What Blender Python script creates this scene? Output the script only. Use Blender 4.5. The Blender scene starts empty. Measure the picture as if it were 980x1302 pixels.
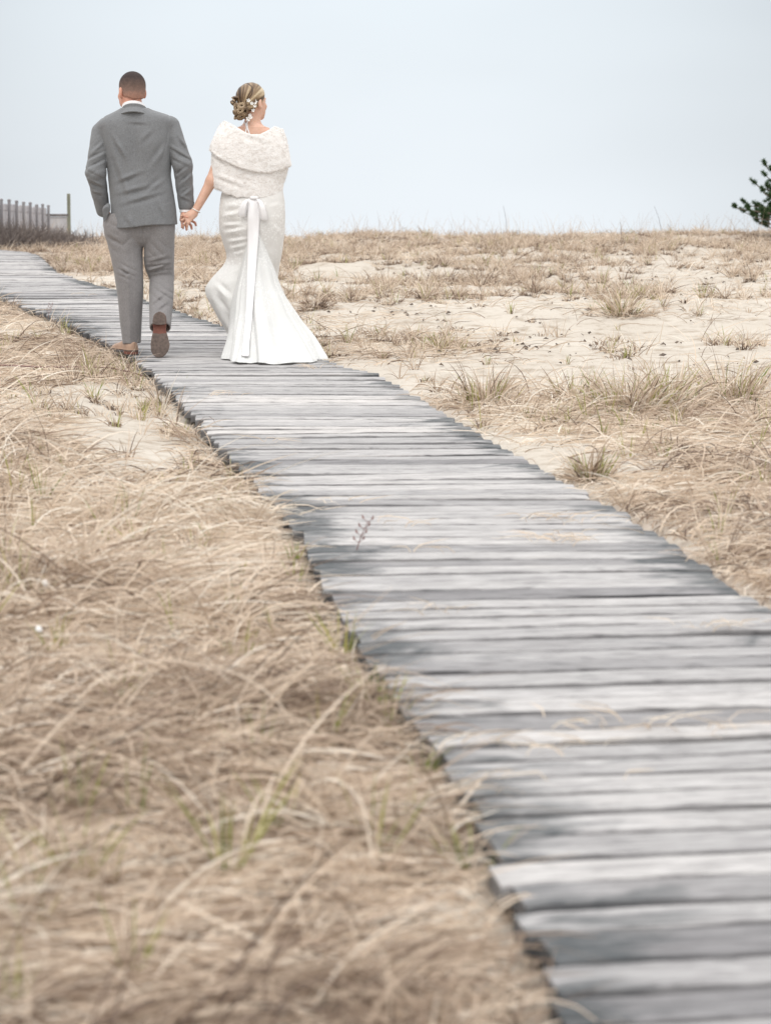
import bpy, math, random
from concurrent.futures import ThreadPoolExecutor
import numpy as np
from mathutils import Vector
from mathutils.bvhtree import BVHTree
SC = bpy.context.scene
COL = SC.collection
R = math.radians
rng = np.random.default_rng(7)
random.seed(7)

# ------------------------------------------------------------------ camera, world, sun
F = 3074.0            # focal length in photo pixels (85 mm on a 36 mm tall frame)
SL = 0.0325           # the dune rises gently away from the camera
Y0 = 15.5             # distance of the couple
ZC = 0.7525           # camera height above the boards at the couple
cam_d = bpy.data.cameras.new('camera'); cam = bpy.data.objects.new('camera', cam_d); COL.objects.link(cam)
cam.location = (0, 0, ZC)
cam.rotation_euler = (R(90) - math.atan(351.0 / F), 0, 0)
cam_d.sensor_fit = 'VERTICAL'; cam_d.sensor_height = 36.0; cam_d.lens = 85.0
cam_d.clip_start = 0.1; cam_d.clip_end = 6000
cam_d.dof.use_dof = True; cam_d.dof.focus_distance = 15.2; cam_d.dof.aperture_fstop = 4.9
SC.camera = cam
SC.view_settings.view_transform = 'Standard'; SC.view_settings.look = 'None'
SC.view_settings.exposure = 0.0; SC.view_settings.gamma = 1.0
SC.cycles.use_denoising = True
SC.cycles.max_bounces = 6; SC.cycles.transparent_max_bounces = 8

W = bpy.data.worlds.new('World'); SC.world = W; W.use_nodes = True
nt = W.node_tree; N = nt.nodes; L = nt.links
bg = N['Background']; bg.inputs['Strength'].default_value = 0.1
sky = N.new('ShaderNodeTexSky'); sky.sky_type = 'NISHITA'; sky.sun_disc = False
sky.sun_elevation = R(48); sky.sun_rotation = R(200); sky.dust_density = 4.0; sky.air_density = 1.2
tc = N.new('ShaderNodeTexCoord')
sep = N.new('ShaderNodeSeparateXYZ'); L.new(tc.outputs['Generated'], sep.inputs[0])
ramp = N.new('ShaderNodeValToRGB')      # overcast sky: brighter overhead than at the horizon
L.new(sep.outputs['Z'], ramp.inputs[0])
e = ramp.color_ramp.elements
e[0].position = 0.0; e[0].color = (0.283, 0.300, 0.315, 1)
e[1].position = 1.0; e[1].color = (0.80, 0.80, 0.80, 1)
k = e.new(0.10); k.color = (0.262, 0.284, 0.302, 1)
k = e.new(0.35); k.color = (0.52, 0.52, 0.52, 1)
mp = N.new('ShaderNodeMapping'); mp.inputs['Scale'].default_value = (3.0, 3.0, 9.0)
mp.inputs['Location'].default_value = (0.4, 0.0, 0.3)
L.new(tc.outputs['Generated'], mp.inputs[0])
nz = N.new('ShaderNodeTexNoise'); nz.inputs['Scale'].default_value = 1.2; nz.inputs['Detail'].default_value = 3
L.new(mp.outputs[0], nz.inputs[0])
mr = N.new('ShaderNodeMapRange'); mr.inputs[1].default_value = 0.3; mr.inputs[2].default_value = 0.7
mr.inputs[3].default_value = 9.8; mr.inputs[4].default_value = 10.9
L.new(nz.outputs[0], mr.inputs[0])
# a lighter patch of cloud ahead, duller to the sides
ax = N.new('ShaderNodeMath'); ax.operation = 'MULTIPLY'; L.new(sep.outputs['X'], ax.inputs[0]); L.new(sep.outputs['X'], ax.inputs[1])
ax2 = N.new('ShaderNodeMath'); ax2.operation = 'MULTIPLY_ADD'; L.new(ax.outputs[0], ax2.inputs[0])
ax2.inputs[1].default_value = -7.0; ax2.inputs[2].default_value = 1.05
ax3 = N.new('ShaderNodeMath'); ax3.operation = 'MAXIMUM'; L.new(ax2.outputs[0], ax3.inputs[0]); ax3.inputs[1].default_value = 0.85
vm0 = N.new('ShaderNodeMath'); vm0.operation = 'MULTIPLY'; L.new(mr.outputs[0], vm0.inputs[0]); L.new(ax3.outputs[0], vm0.inputs[1])
vm = N.new('ShaderNodeVectorMath'); vm.operation = 'SCALE'; L.new(ramp.outputs[0], vm.inputs[0]); L.new(vm0.outputs[0], vm.inputs['Scale'])
vs = N.new('ShaderNodeVectorMath'); vs.operation = 'SCALE'; vs.inputs['Scale'].default_value = 3.0; L.new(vm.outputs[0], vs.inputs[0])
mx = N.new('ShaderNodeMix'); mx.data_type = 'RGBA'; mx.inputs[0].default_value = 0.95
L.new(sky.outputs[0], mx.inputs[6]); L.new(vs.outputs[0], mx.inputs[7]); L.new(mx.outputs[2], bg.inputs[0])

sd = bpy.data.lights.new('sun', 'SUN'); so = bpy.data.objects.new('sun', sd); COL.objects.link(so)
sd.energy = 0.9; sd.angle = R(24); sd.color = (1.0, 0.96, 0.9)
# veiled sun high behind the photographer, a little to the left
d = Vector((0.25, 0.62, -0.95)); so.rotation_euler = d.to_track_quat('-Z', 'Y').to_euler()

# ------------------------------------------------------------------ helpers
def link(name, me, mats=(), parent=None):
    o = bpy.data.objects.new(name, me); COL.objects.link(o)
    for m in (mats if isinstance(mats, (list, tuple)) else [mats]): me.materials.append(m)
    if parent is not None: o.parent = parent
    return o
def tag(o, label=None, cat=None, group=None, kind=None):
    if label: o['label'] = label
    if cat: o['category'] = cat
    if group: o['group'] = group
    if kind: o['kind'] = kind
    return o
def empty(name, loc=(0,0,0), rz=0):
    o = bpy.data.objects.new(name, None); COL.objects.link(o); o.location = loc; o.rotation_euler = (0,0,rz)
    o.empty_display_size = 0.2
    return o
def mesh_np(name, v, quads=None, tris=None, smooth=True, attrs=None, mat_idx=None, uv=None):
    me = bpy.data.meshes.new(name)
    v = np.ascontiguousarray(v, dtype=np.float32)
    nq = 0 if quads is None else len(quads); ntr = 0 if tris is None else len(tris)
    me.vertices.add(len(v)); me.vertices.foreach_set('co', v.ravel())
    li = []
    if nq: li.append(np.asarray(quads, dtype=np.int32).ravel())
    if ntr: li.append(np.asarray(tris, dtype=np.int32).ravel())
    li = np.concatenate(li)
    me.loops.add(len(li)); me.loops.foreach_set('vertex_index', li)
    st = np.concatenate([np.arange(nq)*4, nq*4 + np.arange(ntr)*3]).astype(np.int32)
    me.polygons.add(nq+ntr); me.polygons.foreach_set('loop_start', st)
    me.polygons.foreach_set('use_smooth', np.full(nq+ntr, smooth, dtype=bool))
    if mat_idx is not None: me.polygons.foreach_set('material_index', np.asarray(mat_idx, dtype=np.int32))
    if uv is not None:
        l = me.uv_layers.new(name='UVMap'); l.data.foreach_set('uv', np.asarray(uv, dtype=np.float32)[li].ravel())
    if attrs:
        for an, av in attrs.items():
            a = me.attributes.new(an, 'FLOAT', 'POINT'); a.data.foreach_set('value', np.asarray(av, dtype=np.float32))
    me.update(calc_edges=True); me.validate()
    return me

class Noise2:
    def __init__(s, seed):
        s.t = np.random.default_rng(seed).random((256, 256))
    def __call__(s, x, y):
        xi = np.floor(x).astype(int); yi = np.floor(y).astype(int)
        fx = x-xi; fy = y-yi; fx = fx*fx*(3-2*fx); fy = fy*fy*(3-2*fy)
        t = s.t
        a = t[xi&255, yi&255]; b = t[(xi+1)&255, yi&255]; c = t[xi&255, (yi+1)&255]; d_ = t[(xi+1)&255, (yi+1)&255]
        return (a*(1-fx)+b*fx)*(1-fy) + (c*(1-fx)+d_*fx)*fy - 0.5
n1, n2, n3 = Noise2(1), Noise2(2), Noise2(3)
class Noise3:
    def __init__(s, seed): s.t = np.random.default_rng(seed).random((32, 32, 32))
    def __call__(s, p):
        i = np.floor(p).astype(int); f = p-i; f = f*f*(3-2*f); i &= 31; j = (i+1) & 31
        t = s.t; r = 0
        for a in (0, 1):
            for b in (0, 1):
                for c in (0, 1):
                    w = (f[:,0] if a else 1-f[:,0])*(f[:,1] if b else 1-f[:,1])*(f[:,2] if c else 1-f[:,2])
                    r = r + w*t[(j if a else i)[:,0], (j if b else i)[:,1], (j if c else i)[:,2]]
        return r-0.5
nn3 = Noise3(11)

# ---- sparse surface-nets mesher for organic bodies and clothes
def nets(fn, lo, hi, h):
    lo = np.array(lo, float); hi = np.array(hi, float)
    nb = np.ceil((hi-lo)/(8*h)).astype(int)
    gi = np.stack(np.meshgrid(*[np.arange(n) for n in nb], indexing='ij'), -1).reshape(-1, 3)
    c = lo + (gi+0.5)*8*h
    dd = fn(c)
    act = gi[np.abs(dd) < 8*h*0.87*1.35 + 0.012]
    loc = np.stack(np.meshgrid(*[np.arange(9)]*3, indexing='ij'), -1)
    dims = nb*8+2
    vs_, ids_, quads_ = [], [], []
    crn = [(a, b, c) for a in (0, 1) for b in (0, 1) for c in (0, 1)]
    edges = [(p, q) for p in range(8) for q in range(p+1, 8) if sum(abs(crn[p][t]-crn[q][t]) for t in range(3)) == 1]
    eq = []
    def ev(s):
        a = act[s:s+48]
        gidx = a[:, None, None, None, :]*8 + loc[None]
        # skip the blocks that the surface does not enter
        ctr = lo + (a+0.5)*8*h; half_ = 4*h
        cc = (ctr[:, None]+np.array([(i, j, k) for i in (-1, 0, 1) for j in (-1, 0, 1) for k in (-1, 0, 1)])[None]*half_).reshape(-1, 3)
        q_ = fn(cc).reshape(len(a), 27); keep = (np.abs(q_).min(1) < 4.2*h)
        a = a[keep]
        if len(a) == 0: return None
        gidx = gidx[keep]
        return a, gidx, fn((lo + gidx.reshape(-1, 3)*h)).reshape(len(a), 9, 9, 9)
    with ThreadPoolExecutor(4) as ex: res = list(ex.map(ev, range(0, len(act), 48)))
    for r_ in res:
        if r_ is None: continue
        a, gidx, D = r_
        C = [D[:, x:8+x, y:8+y, z:8+z] for x, y, z in crn]
        ins = sum((q < 0).astype(int) for q in C)
        m = (ins > 0) & (ins < 8)
        if m.any():
            V = np.stack([q[m] for q in C], 1)
            acc = np.zeros((V.shape[0], 3)); cnt = np.zeros(V.shape[0])
            cr = np.array(crn, float)
            for p, q in edges:
                cross = (V[:, p] < 0) != (V[:, q] < 0)
                den = V[:, p]-V[:, q]; den = np.where(np.abs(den) < 1e-12, 1, den)
                t = np.clip(V[:, p]/den, 0, 1)
                acc += np.where(cross[:, None], cr[p]+(cr[q]-cr[p])*t[:, None], 0); cnt += cross
            cell = gidx[:, :8, :8, :8][m]
            vs_.append(lo + (cell + acc/cnt[:, None])*h)
            ids_.append((cell[:, 0]*dims[1] + cell[:, 1])*dims[2] + cell[:, 2])
        B = D[:, :8, :8, :8]; gb = gidx[:, :8, :8, :8]
        for ax_ in range(3):
            E = [D[:, 1:, :8, :8], D[:, :8, 1:, :8], D[:, :8, :8, 1:]][ax_]
            mm = (B < 0) != (E < 0)
            if mm.any():
                g = gb[mm]; flip = (B[mm] < 0)
                eq.append((ax_, g, flip))
    v = np.concatenate(vs_); ids = np.concatenate(ids_)
    o = np.argsort(ids); ids = ids[o]; v = v[o]
    for ax_, g, flip in eq:
        u, w = [(1, 2), (2, 0), (0, 1)][ax_]
        q = []
        for du, dw in ((1, 1), (0, 1), (0, 0), (1, 0)):
            gg = g.copy(); gg[:, u] -= du; gg[:, w] -= dw
            q.append((gg[:, 0]*dims[1] + gg[:, 1])*dims[2] + gg[:, 2])
        q = np.stack(q, 1)
        k_ = np.searchsorted(ids, q); k_ = np.clip(k_, 0, len(ids)-1)
        ok = (ids[k_] == q).all(1) & (g >= 1).all(1)
        k_ = k_[ok]; f = flip[ok]
        k_[~f] = k_[~f][:, ::-1]
        quads_.append(k_)
    return v, np.concatenate(quads_)
def smin(a, b, k_):
    h_ = np.clip(0.5+0.5*(b-a)/k_, 0, 1)
    return b*(1-h_)+a*h_ - k_*h_*(1-h_)
def smax(a, b, k_): return -smin(-a, -b, k_)
def cone(p, a, b, ra, rb):
    a = np.array(a, float); ab = np.array(b, float)-a
    t = np.clip(((p-a)@ab)/(ab@ab), 0, 1)
    return np.linalg.norm(p-a-t[:, None]*ab, axis=1) - (ra+t*(rb-ra))
def ell(p, c, r):
    r = np.array(r, float); q = (p-np.array(c, float))/r
    n_ = np.linalg.norm(q, axis=1)
    return (n_-1)*r.min()
def stack(p, T, n=2.3):
    """T rows: z, cx, cy, a, b"""
    T = np.array(sorted(T, key=lambda r_: r_[0]), float)
    z = p[:, 2]
    # smooth resample
    zz = np.linspace(T[0, 0], T[-1, 0], 120)
    cols = []
    for c_ in range(1, 5):
        y = np.interp(zz, T[:, 0], T[:, c_]); kk = np.ones(7)/7
        y = np.convolve(np.pad(y, 3, mode='edge'), kk, mode='valid'); cols.append(np.interp(z, zz, y))
    cx, cy, a, b = cols
    qx = np.abs(p[:, 0]-cx)/a; qy = np.abs(p[:, 1]-cy)/b
    rr = (qx**n+qy**n)**(1.0/n)
    # distance estimate that is fair on every side
    ang = np.hypot(p[:, 0]-cx, p[:, 1]-cy)
    dd = ang*(1-1/np.maximum(rr, 1e-6))
    dd = np.where(rr < 0.3, -np.minimum(a, b)*0.7, dd)
    return np.maximum(dd, np.maximum(T[0, 0]-z, z-T[-1, 0]))
def rotz(p, c, ang):
    c = np.array(c); q = p-c; s, co = math.sin(ang), math.cos(ang)
    return np.stack([q[:, 0]*co+q[:, 1]*s, -q[:, 0]*s+q[:, 1]*co, q[:, 2]], 1)

# ------------------------------------------------------------------ materials
def mat(name, col=(0.5,0.5,0.5), rough=0.8, spec=0.3):
    m = bpy.data.materials.new(name); m.use_nodes = True
    b = m.node_tree.nodes['Principled BSDF']
    b.inputs['Base Color'].default_value = (*col, 1); b.inputs['Roughness'].default_value = rough
    b.inputs['Specular IOR Level'].default_value = spec
    return m, m.node_tree, b
def noise_node(t, scale, detail=4, rough=0.55, coord='Object', mapping=None, dist=0.0):
    tcn = t.nodes.new('ShaderNodeTexCoord'); out = tcn.outputs[coord]
    if mapping is not None:
        mpn = t.nodes.new('ShaderNodeMapping'); mpn.inputs['Scale'].default_value = mapping
        t.links.new(out, mpn.inputs[0]); out = mpn.outputs[0]
    n_ = t.nodes.new('ShaderNodeTexNoise'); n_.inputs['Scale'].default_value = scale
    n_.inputs['Detail'].default_value = detail; n_.inputs['Roughness'].default_value = rough
    n_.inputs['Distortion'].default_value = dist
    t.links.new(out, n_.inputs[0]); return n_
def ramp_node(t, src, stops, interp='LINEAR'):
    r_ = t.nodes.new('ShaderNodeValToRGB'); r_.color_ramp.interpolation = interp
    es = r_.color_ramp.elements
    es[0].position = stops[0][0]; es[0].color = (*stops[0][1], 1)
    es[1].position = stops[-1][0]; es[1].color = (*stops[-1][1], 1)
    for s_, c_ in stops[1:-1]:
        q = es.new(s_); q.color = (*c_, 1)
    t.links.new(src, r_.inputs[0]); return r_
def mixc(t, fac, a, b, mode='MIX'):
    m_ = t.nodes.new('ShaderNodeMix'); m_.data_type = 'RGBA'; m_.blend_type = mode
    if isinstance(fac, (int, float)): m_.inputs[0].default_value = fac
    else: t.links.new(fac, m_.inputs[0])
    for s_, i in ((a, 6), (b, 7)):
        if isinstance(s_, tuple): m_.inputs[i].default_value = (*s_, 1)
        else: t.links.new(s_, m_.inputs[i])
    return m_.outputs[2]
def bump(t, b, src, strength, dist, prev=None):
    n_ = t.nodes.new('ShaderNodeBump'); n_.inputs['Strength'].default_value = strength; n_.inputs['Distance'].default_value = dist
    t.links.new(src, n_.inputs['Height'])
    if prev is not None: t.links.new(prev, n_.inputs['Normal'])
    t.links.new(n_.outputs[0], b.inputs['Normal']); return n_.outputs[0]
def attr(t, name):
    a = t.nodes.new('ShaderNodeAttribute'); a.attribute_name = name; return a

def simple(name, c1, c2, scale, rough=0.8, bs=0.3, bd=0.002, spec=0.3, mapping=None):
    m, t, b = mat(name, c1, rough, spec)
    n_ = noise_node(t, scale, 4, mapping=mapping)
    r_ = ramp_node(t, n_.outputs[0], [(0.3, c1), (0.7, c2)]); t.links.new(r_.outputs[0], b.inputs['Base Color'])
    bump(t, b, n_.outputs[0], bs, bd); return m

# sand
def make_sand():
    m, t, b = mat('sand', rough=0.95, spec=0.15)
    big = noise_node(t, 0.7, 5); fine = noise_node(t, 300, 2); mid = noise_node(t, 6, 6, 0.65)
    c = ramp_node(t, big.outputs[0], [(0.3, (0.475, 0.425, 0.365)), (0.7, (0.57, 0.525, 0.465))])
    c2 = ramp_node(t, mid.outputs[0], [(0.30, (0.62, 0.56, 0.50)), (0.5, (1, 1, 1)), (1, (1.0, 1.0, 1.0))])
    o = mixc(t, 1.0, c.outputs[0], c2.outputs[0], 'MULTIPLY')
    c3 = ramp_node(t, fine.outputs[0], [(0.3, (0.80, 0.78, 0.75)), (0.6, (1, 1, 1))])
    o = mixc(t, 0.8, o, c3.outputs[0], 'MULTIPLY')
    # leaf-litter stain where the grass mat is thick
    a = attr(t, 'litter'); o = mixc(t, a.outputs['Fac'], o, (0.36, 0.285, 0.225))
    t.links.new(o, b.inputs['Base Color'])
    p = bump(t, b, mid.outputs[0], 0.5, 0.05)
    bump(t, b, noise_node(t, 40, 4).outputs[0], 0.5, 0.01, p)
    return m
M_SAND = make_sand()
def make_wood():
    m, t, b = mat('weathered_wood', rough=0.85, spec=0.2)
    uvn = t.nodes.new('ShaderNodeUVMap')
    def g(sc, det, sx, sy, dist=0.0):
        mpn = t.nodes.new('ShaderNodeMapping'); mpn.inputs['Scale'].default_value = (sx, sy, 1)
        t.links.new(uvn.outputs[0], mpn.inputs[0])
        n_ = t.nodes.new('ShaderNodeTexNoise'); n_.inputs['Scale'].default_value = sc; n_.inputs['Detail'].default_value = det
        n_.inputs['Roughness'].default_value = 0.6; n_.inputs['Distortion'].default_value = dist
        t.links.new(mpn.outputs[0], n_.inputs[0]); return n_.outputs[0]
    grain = g(1, 10, 8.0, 72, 0.9); band = g(1, 6, 1.8, 13, 0.9); blot = g(1, 6, 3.5, 6, 1.2)
    base = ramp_node(t, grain, [(0.30, (0.14, 0.135, 0.138)), (0.41, (0.36, 0.348, 0.348)), (0.54, (0.465, 0.452, 0.45)), (0.68, (0.57, 0.555, 0.55))])
    bd = ramp_node(t, band, [(0.28, (0.60, 0.60, 0.61)), (0.42, (0.90, 0.90, 0.90)), (0.62, (1.0, 1.0, 1.0)), (0.75, (0.94, 0.90, 0.86))])
    o = mixc(t, 1.0, base.outputs[0], bd.outputs[0], 'MULTIPLY')
    ti = attr(t, 'tint')
    tr = ramp_node(t, ti.outputs['Fac'], [(0.0, (0.50, 0.50, 0.51)), (0.3, (0.80, 0.80, 0.80)), (0.7, (1.0, 0.995, 0.985)), (1.0, (1.15, 1.13, 1.10))])
    o = mixc(t, 1.0, o, tr.outputs[0], 'MULTIPLY')
    # black lichen and rot creeping in from the board ends
    st = attr(t, 'rot'); ad = t.nodes.new('ShaderNodeMath'); ad.operation = 'ADD'
    t.links.new(st.outputs['Fac'], ad.inputs[0]); t.links.new(blot, ad.inputs[1])
    rr = ramp_node(t, ad.outputs[0], [(0.62, (0, 0, 0)), (0.84, (1, 1, 1))])
    rg = ramp_node(t, grain, [(0.3, (1, 1, 1)), (0.66, (0.55, 0.55, 0.55))])
    f = mixc(t, 1.0, rr.outputs[0], rg.outputs[0], 'MULTIPLY')
    o = mixc(t, f, o, (0.045, 0.055, 0.06))
    # open drying cracks along the grain and grime worn into the long edges
    ck = g(1, 5, 1.3, 42, 0.25); cr_ = ramp_node(t, ck, [(0.31, (1, 1, 1)), (0.355, (0, 0, 0))])
    o = mixc(t, cr_.outputs[0], o, (0.035, 0.034, 0.036))
    ed = attr(t, 'edge'); en = t.nodes.new('ShaderNodeMath'); en.operation = 'MULTIPLY_ADD'; t.links.new(g(1, 4, 6, 9), en.inputs[0]); en.inputs[1].default_value = 0.9
    t.links.new(ed.outputs['Fac'], en.inputs[2]); er = ramp_node(t, en.outputs[0], [(0.98, (0, 0, 0)), (1.30, (1, 1, 1))])
    er2 = t.nodes.new('ShaderNodeMath'); er2.operation = 'MULTIPLY'; er2.inputs[1].default_value = 0.62; t.links.new(er.outputs[0], er2.inputs[0])
    o = mixc(t, er2.outputs[0], o, (0.05, 0.048, 0.05))
    t.links.new(o, b.inputs['Base Color'])
    p = bump(t, b, grain, 0.8, 0.005); p = bump(t, b, band, 0.6, 0.010, p); bump(t, b, cr_.outputs[0], -0.6, 0.006, p)
    return m
M_WOOD = make_wood()
def grass_mat(name, stops, trans=0.0):
    m, t, b = mat(name, rough=0.75, spec=0.2)
    a = attr(t, 'tint'); r_ = ramp_node(t, a.outputs['Fac'], stops)
    t.links.new(r_.outputs[0], b.inputs['Base Color'])
    tr = t.nodes.new('ShaderNodeBsdfTranslucent'); t.links.new(r_.outputs[0], tr.inputs[0])
    mxs = t.nodes.new('ShaderNodeMixShader'); mxs.inputs[0].default_value = 0.22
    t.links.new(b.outputs[0], mxs.inputs[1]); t.links.new(tr.outputs[0], mxs.inputs[2])
    t.links.new(mxs.outputs[0], t.nodes['Material Output'].inputs[0]); return m
M_DRY = grass_mat('dry_grass', [(0, (0.14, 0.10, 0.078)), (0.24, (0.37, 0.28, 0.215)), (0.55, (0.64, 0.52, 0.405)), (0.8, (0.75, 0.645, 0.53)), (1, (0.80, 0.74, 0.65))])
M_GREEN = grass_mat('green_grass', [(0, (0.13, 0.19, 0.05)), (0.5, (0.29, 0.31, 0.09)), (1, (0.50, 0.44, 0.18))])
M_BARK = simple('grey_brush', (0.10, 0.08, 0.07), (0.22, 0.18, 0.155), 40)

# ------------------------------------------------------------------ pixel to world
def slope_pt(px, py):
    y = 3861.0/(py-200.0); return ((px-490.0)/F*y, y)
def plane_z(y): return SL*(y-Y0)
# ------------------------------------------------------------------ the dune
LE = [(0,375),(60,398),(120,425),(165,449),(196,475),(240,520),(282,568),(318,606),(350,640),(385,690),(412,745),(440,790),(475,850),(515,905),(560,960),(590,1010),(622,1080),(660,1150),(692,1220),(722,1302)]
RE = [(0,317.0),(30,319),(52,324),(75,345),(105,356),(150,368),(200,385),(250,403),(300,418),(350,437),(400,453),(440,465),(482,475),(540,508),(600,545),(660,580),(735,620),(800,655),(860,690),(915,735),(985,775)]
LW = sorted([slope_pt(*q) for q in LE], key=lambda q: q[1]); RW = sorted([slope_pt(*q) for q in RE], key=lambda q: q[1])
ly = np.array([q[1] for q in LW]); lx = np.array([q[0] for q in LW]); ry = np.array([q[1] for q in RW]); rx = np.array([q[0] for q in RW])
def xL(y):
    y = np.asarray(y, float)
    v = np.interp(y, ly, lx)
    v = np.where(y < ly[0], lx[0]-(y-ly[0])*0.165, v)
    return np.where(y > ly[-1], np.interp(y, ry, rx)-1.2, v)
def xR(y):
    y = np.asarray(y, float)
    v = np.interp(y, ry, rx)
    return np.where(y < ry[0], xL(y)+1.2, v)
YEND = 33.0
CREST = 38.6
def g(x, y, fine=True):
    x = np.asarray(x, float); y = np.asarray(y, float)
    z = SL*(np.minimum(y, CREST)-Y0)
    z = np.where(y < -2, SL*(-2-Y0), z)
    # behind the crest the dune falls to the beach
    t = np.clip((y-CREST)/38.0, 0, 1); z = z - 4.8*t*t*(3-2*t)
    # distance from the boards
    dl = xL(y)-x; dr = x-xR(y); dist = np.maximum(dl, dr); dist = np.where(y > YEND, np.maximum(dist, (y-YEND)), dist)
    k_ = np.clip(dist/0.5, 0, 1)
    side = np.where(dl > dr, -0.055, -0.032)
    near = np.clip((7.5-y)/3, 0, 1)
    z = z + np.where(dist < 0.03, -0.075, side*(1-k_) )
    z = z + k_*(0.16*n1(x*0.55+3, y*0.4) + 0.07*n2(x*1.6, y*1.1) + 0.035*n3(x*4.1, y*3.3))*np.clip(dist/2.0, 0.25, 1)
    z = z + 0.016*n2(x*9, y*8)*k_ + 0.008*n3(x*21, y*19)*k_
    z = z + np.clip((y-24)/14, 0, 1)*np.where(y < CREST+10, 0.14*n1(x*0.22+9, y*0.1), 0)
    return z
def frange(a, b, s): return np.arange(a, b, s)
xs = np.concatenate([-np.geomspace(900, 9, 26), frange(-8.6, 9.6, 0.07), np.geomspace(10, 900, 26)])
ys = np.concatenate([[-400, -150, -60, -25, -10, -5, -1, 1, 2], frange(2.3, 16, 0.06), frange(16, 30, 0.10), frange(30, 46, 0.15), np.linspace(47, 80, 22), [100, 200]])
X, Y = np.meshgrid(xs, ys, indexing='ij'); Z = g(X, Y)
nx_, ny_ = len(xs), len(ys)
ii = (np.arange(nx_-1)[:, None]*ny_ + np.arange(ny_-1)[None]).ravel()
quads = np.stack([ii, ii+ny_, ii+ny_+1, ii+1], 1)

# grass cover 0..1, from where the photograph shows it
def cover(x, y):
    """dense dry mat"""
    left = x < xL(y)-0.0
    dl = xL(y)-x; dr = x-xR(y)
    nz_ = n1(x*0.9+20, y*0.8) + 0.6*n2(x*2.3, y*2.1)
    c = np.zeros_like(x)
    # left field: thick from the camera to about ten metres, bare sand patch beside the boards at 10-14 m
    cl = np.clip(0.74+1.5*nz_, 0.10, 1)
    bare = np.exp(-((dl-0.30)/0.30)**2-((y-11.9)/1.7)**2)
    bare += 0.75*np.exp(-((dl-0.5)/0.4)**2-((y-9.9)/0.9)**2) + 0.55*np.exp(-((dl-1.25)/0.25)**2-((y-13.2)/0.8)**2)
    bare += 0.15*np.exp(-((dl-0.08)/0.12)**2-((y-4.15)/0.25)**2)+0.5*np.exp(-((dl-.55)/.25)**2-((y-6.3)/0.35)**2)
    cl = np.where(y < 5.5, np.maximum(cl, 0.62), cl); cl = np.clip(cl - 1.3*bare, 0, 1)
    # right field
    cr = np.clip(0.10+0.7*nz_, 0, 0.45)
    edge = np.exp(-(np.maximum(dr-0.35, 0)/0.9)**2)*np.clip((9.9-y)/1.0, 0, 1)*np.clip(1.0+0.8*nz_, 0.35, 1)
    cr = np.maximum(cr*np.clip((y-5)/8, 0.3, 1), edge)
    def blob(px, py, rx_, ry_, s):
        bx, by = slope_pt(px, py); return s*np.exp(-((x-bx)/rx_)**2-((y-by)/ry_)**2)
    for b_ in ((615,505,0.5,0.9,1),(800,525,0.75,1.0,1),(940,520,0.6,1.2,1),(850,560,.4,.6,.7),(960,600,.35,.8,1),(700,520,.3,.4,.7),(450,440,.5,1.5,.7),(560,435,.7,1.4,.6)):
        cr = np.maximum(cr, blob(*b_))
    crest = np.clip((y-30.5+3*n1(x*0.5, y*0.2))/4.5, 0, 1)*np.clip(0.7+1.4*n2(x*1.1+3, y*0.7), 0.1, 0.95)
    cr = np.maximum(cr, crest)
    # band of sand in the middle right
    cr = cr*(1-0.85*np.exp(-((y-16.8)/2.2)**2)*np.clip((x-0.6)/0.6,0,1))
    cr = cr*(1-0.7*np.exp(-((y-23)/3.5)**2)*np.clip(0.5+2*n2(x*.8,y*.5+7),0,1))
    c = np.where(left, cl, cr)
    c = np.where(y > YEND, np.maximum(np.clip(0.75+nz_, 0, 1), crest), c)
    # thick grass left of the couple behind the turn
    c = np.where((y > 26) & (x < -1.2) & (x > xR(y)), np.clip(0.7+nz_, 0, 1), c)
    return c
lit = np.clip(cover(X, Y)*1.0-0.3, 0, 0.6)*np.clip(1.2+1.5*n3(X*3, Y*3), 0.2, 1)
me = mesh_np('ground', np.stack([X, Y, Z], -1).reshape(-1, 3), quads, attrs={'litter': lit.ravel()})
o = link('ground', me, M_SAND); tag(o, 'pale dune sand with wind ripples and grass litter', kind='structure')

# sea beyond the dune, hidden by the crest from here
m, t, b = mat('sea_water', (0.20, 0.26, 0.30), 0.18, 0.5); bump(t, b, noise_node(t, 0.3, 6).outputs[0], 0.4, 0.3)
sx = np.array([-3000, 3000, 3000, -3000.]); sy = np.array([70, 70, 5500, 5500.])
me = mesh_np('sea', np.stack([sx, sy, np.full(4, -3.3)], 1), [[0, 1, 2, 3]]); tag(link('sea', me, m), 'grey sea beyond the dune', kind='structure')

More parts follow.
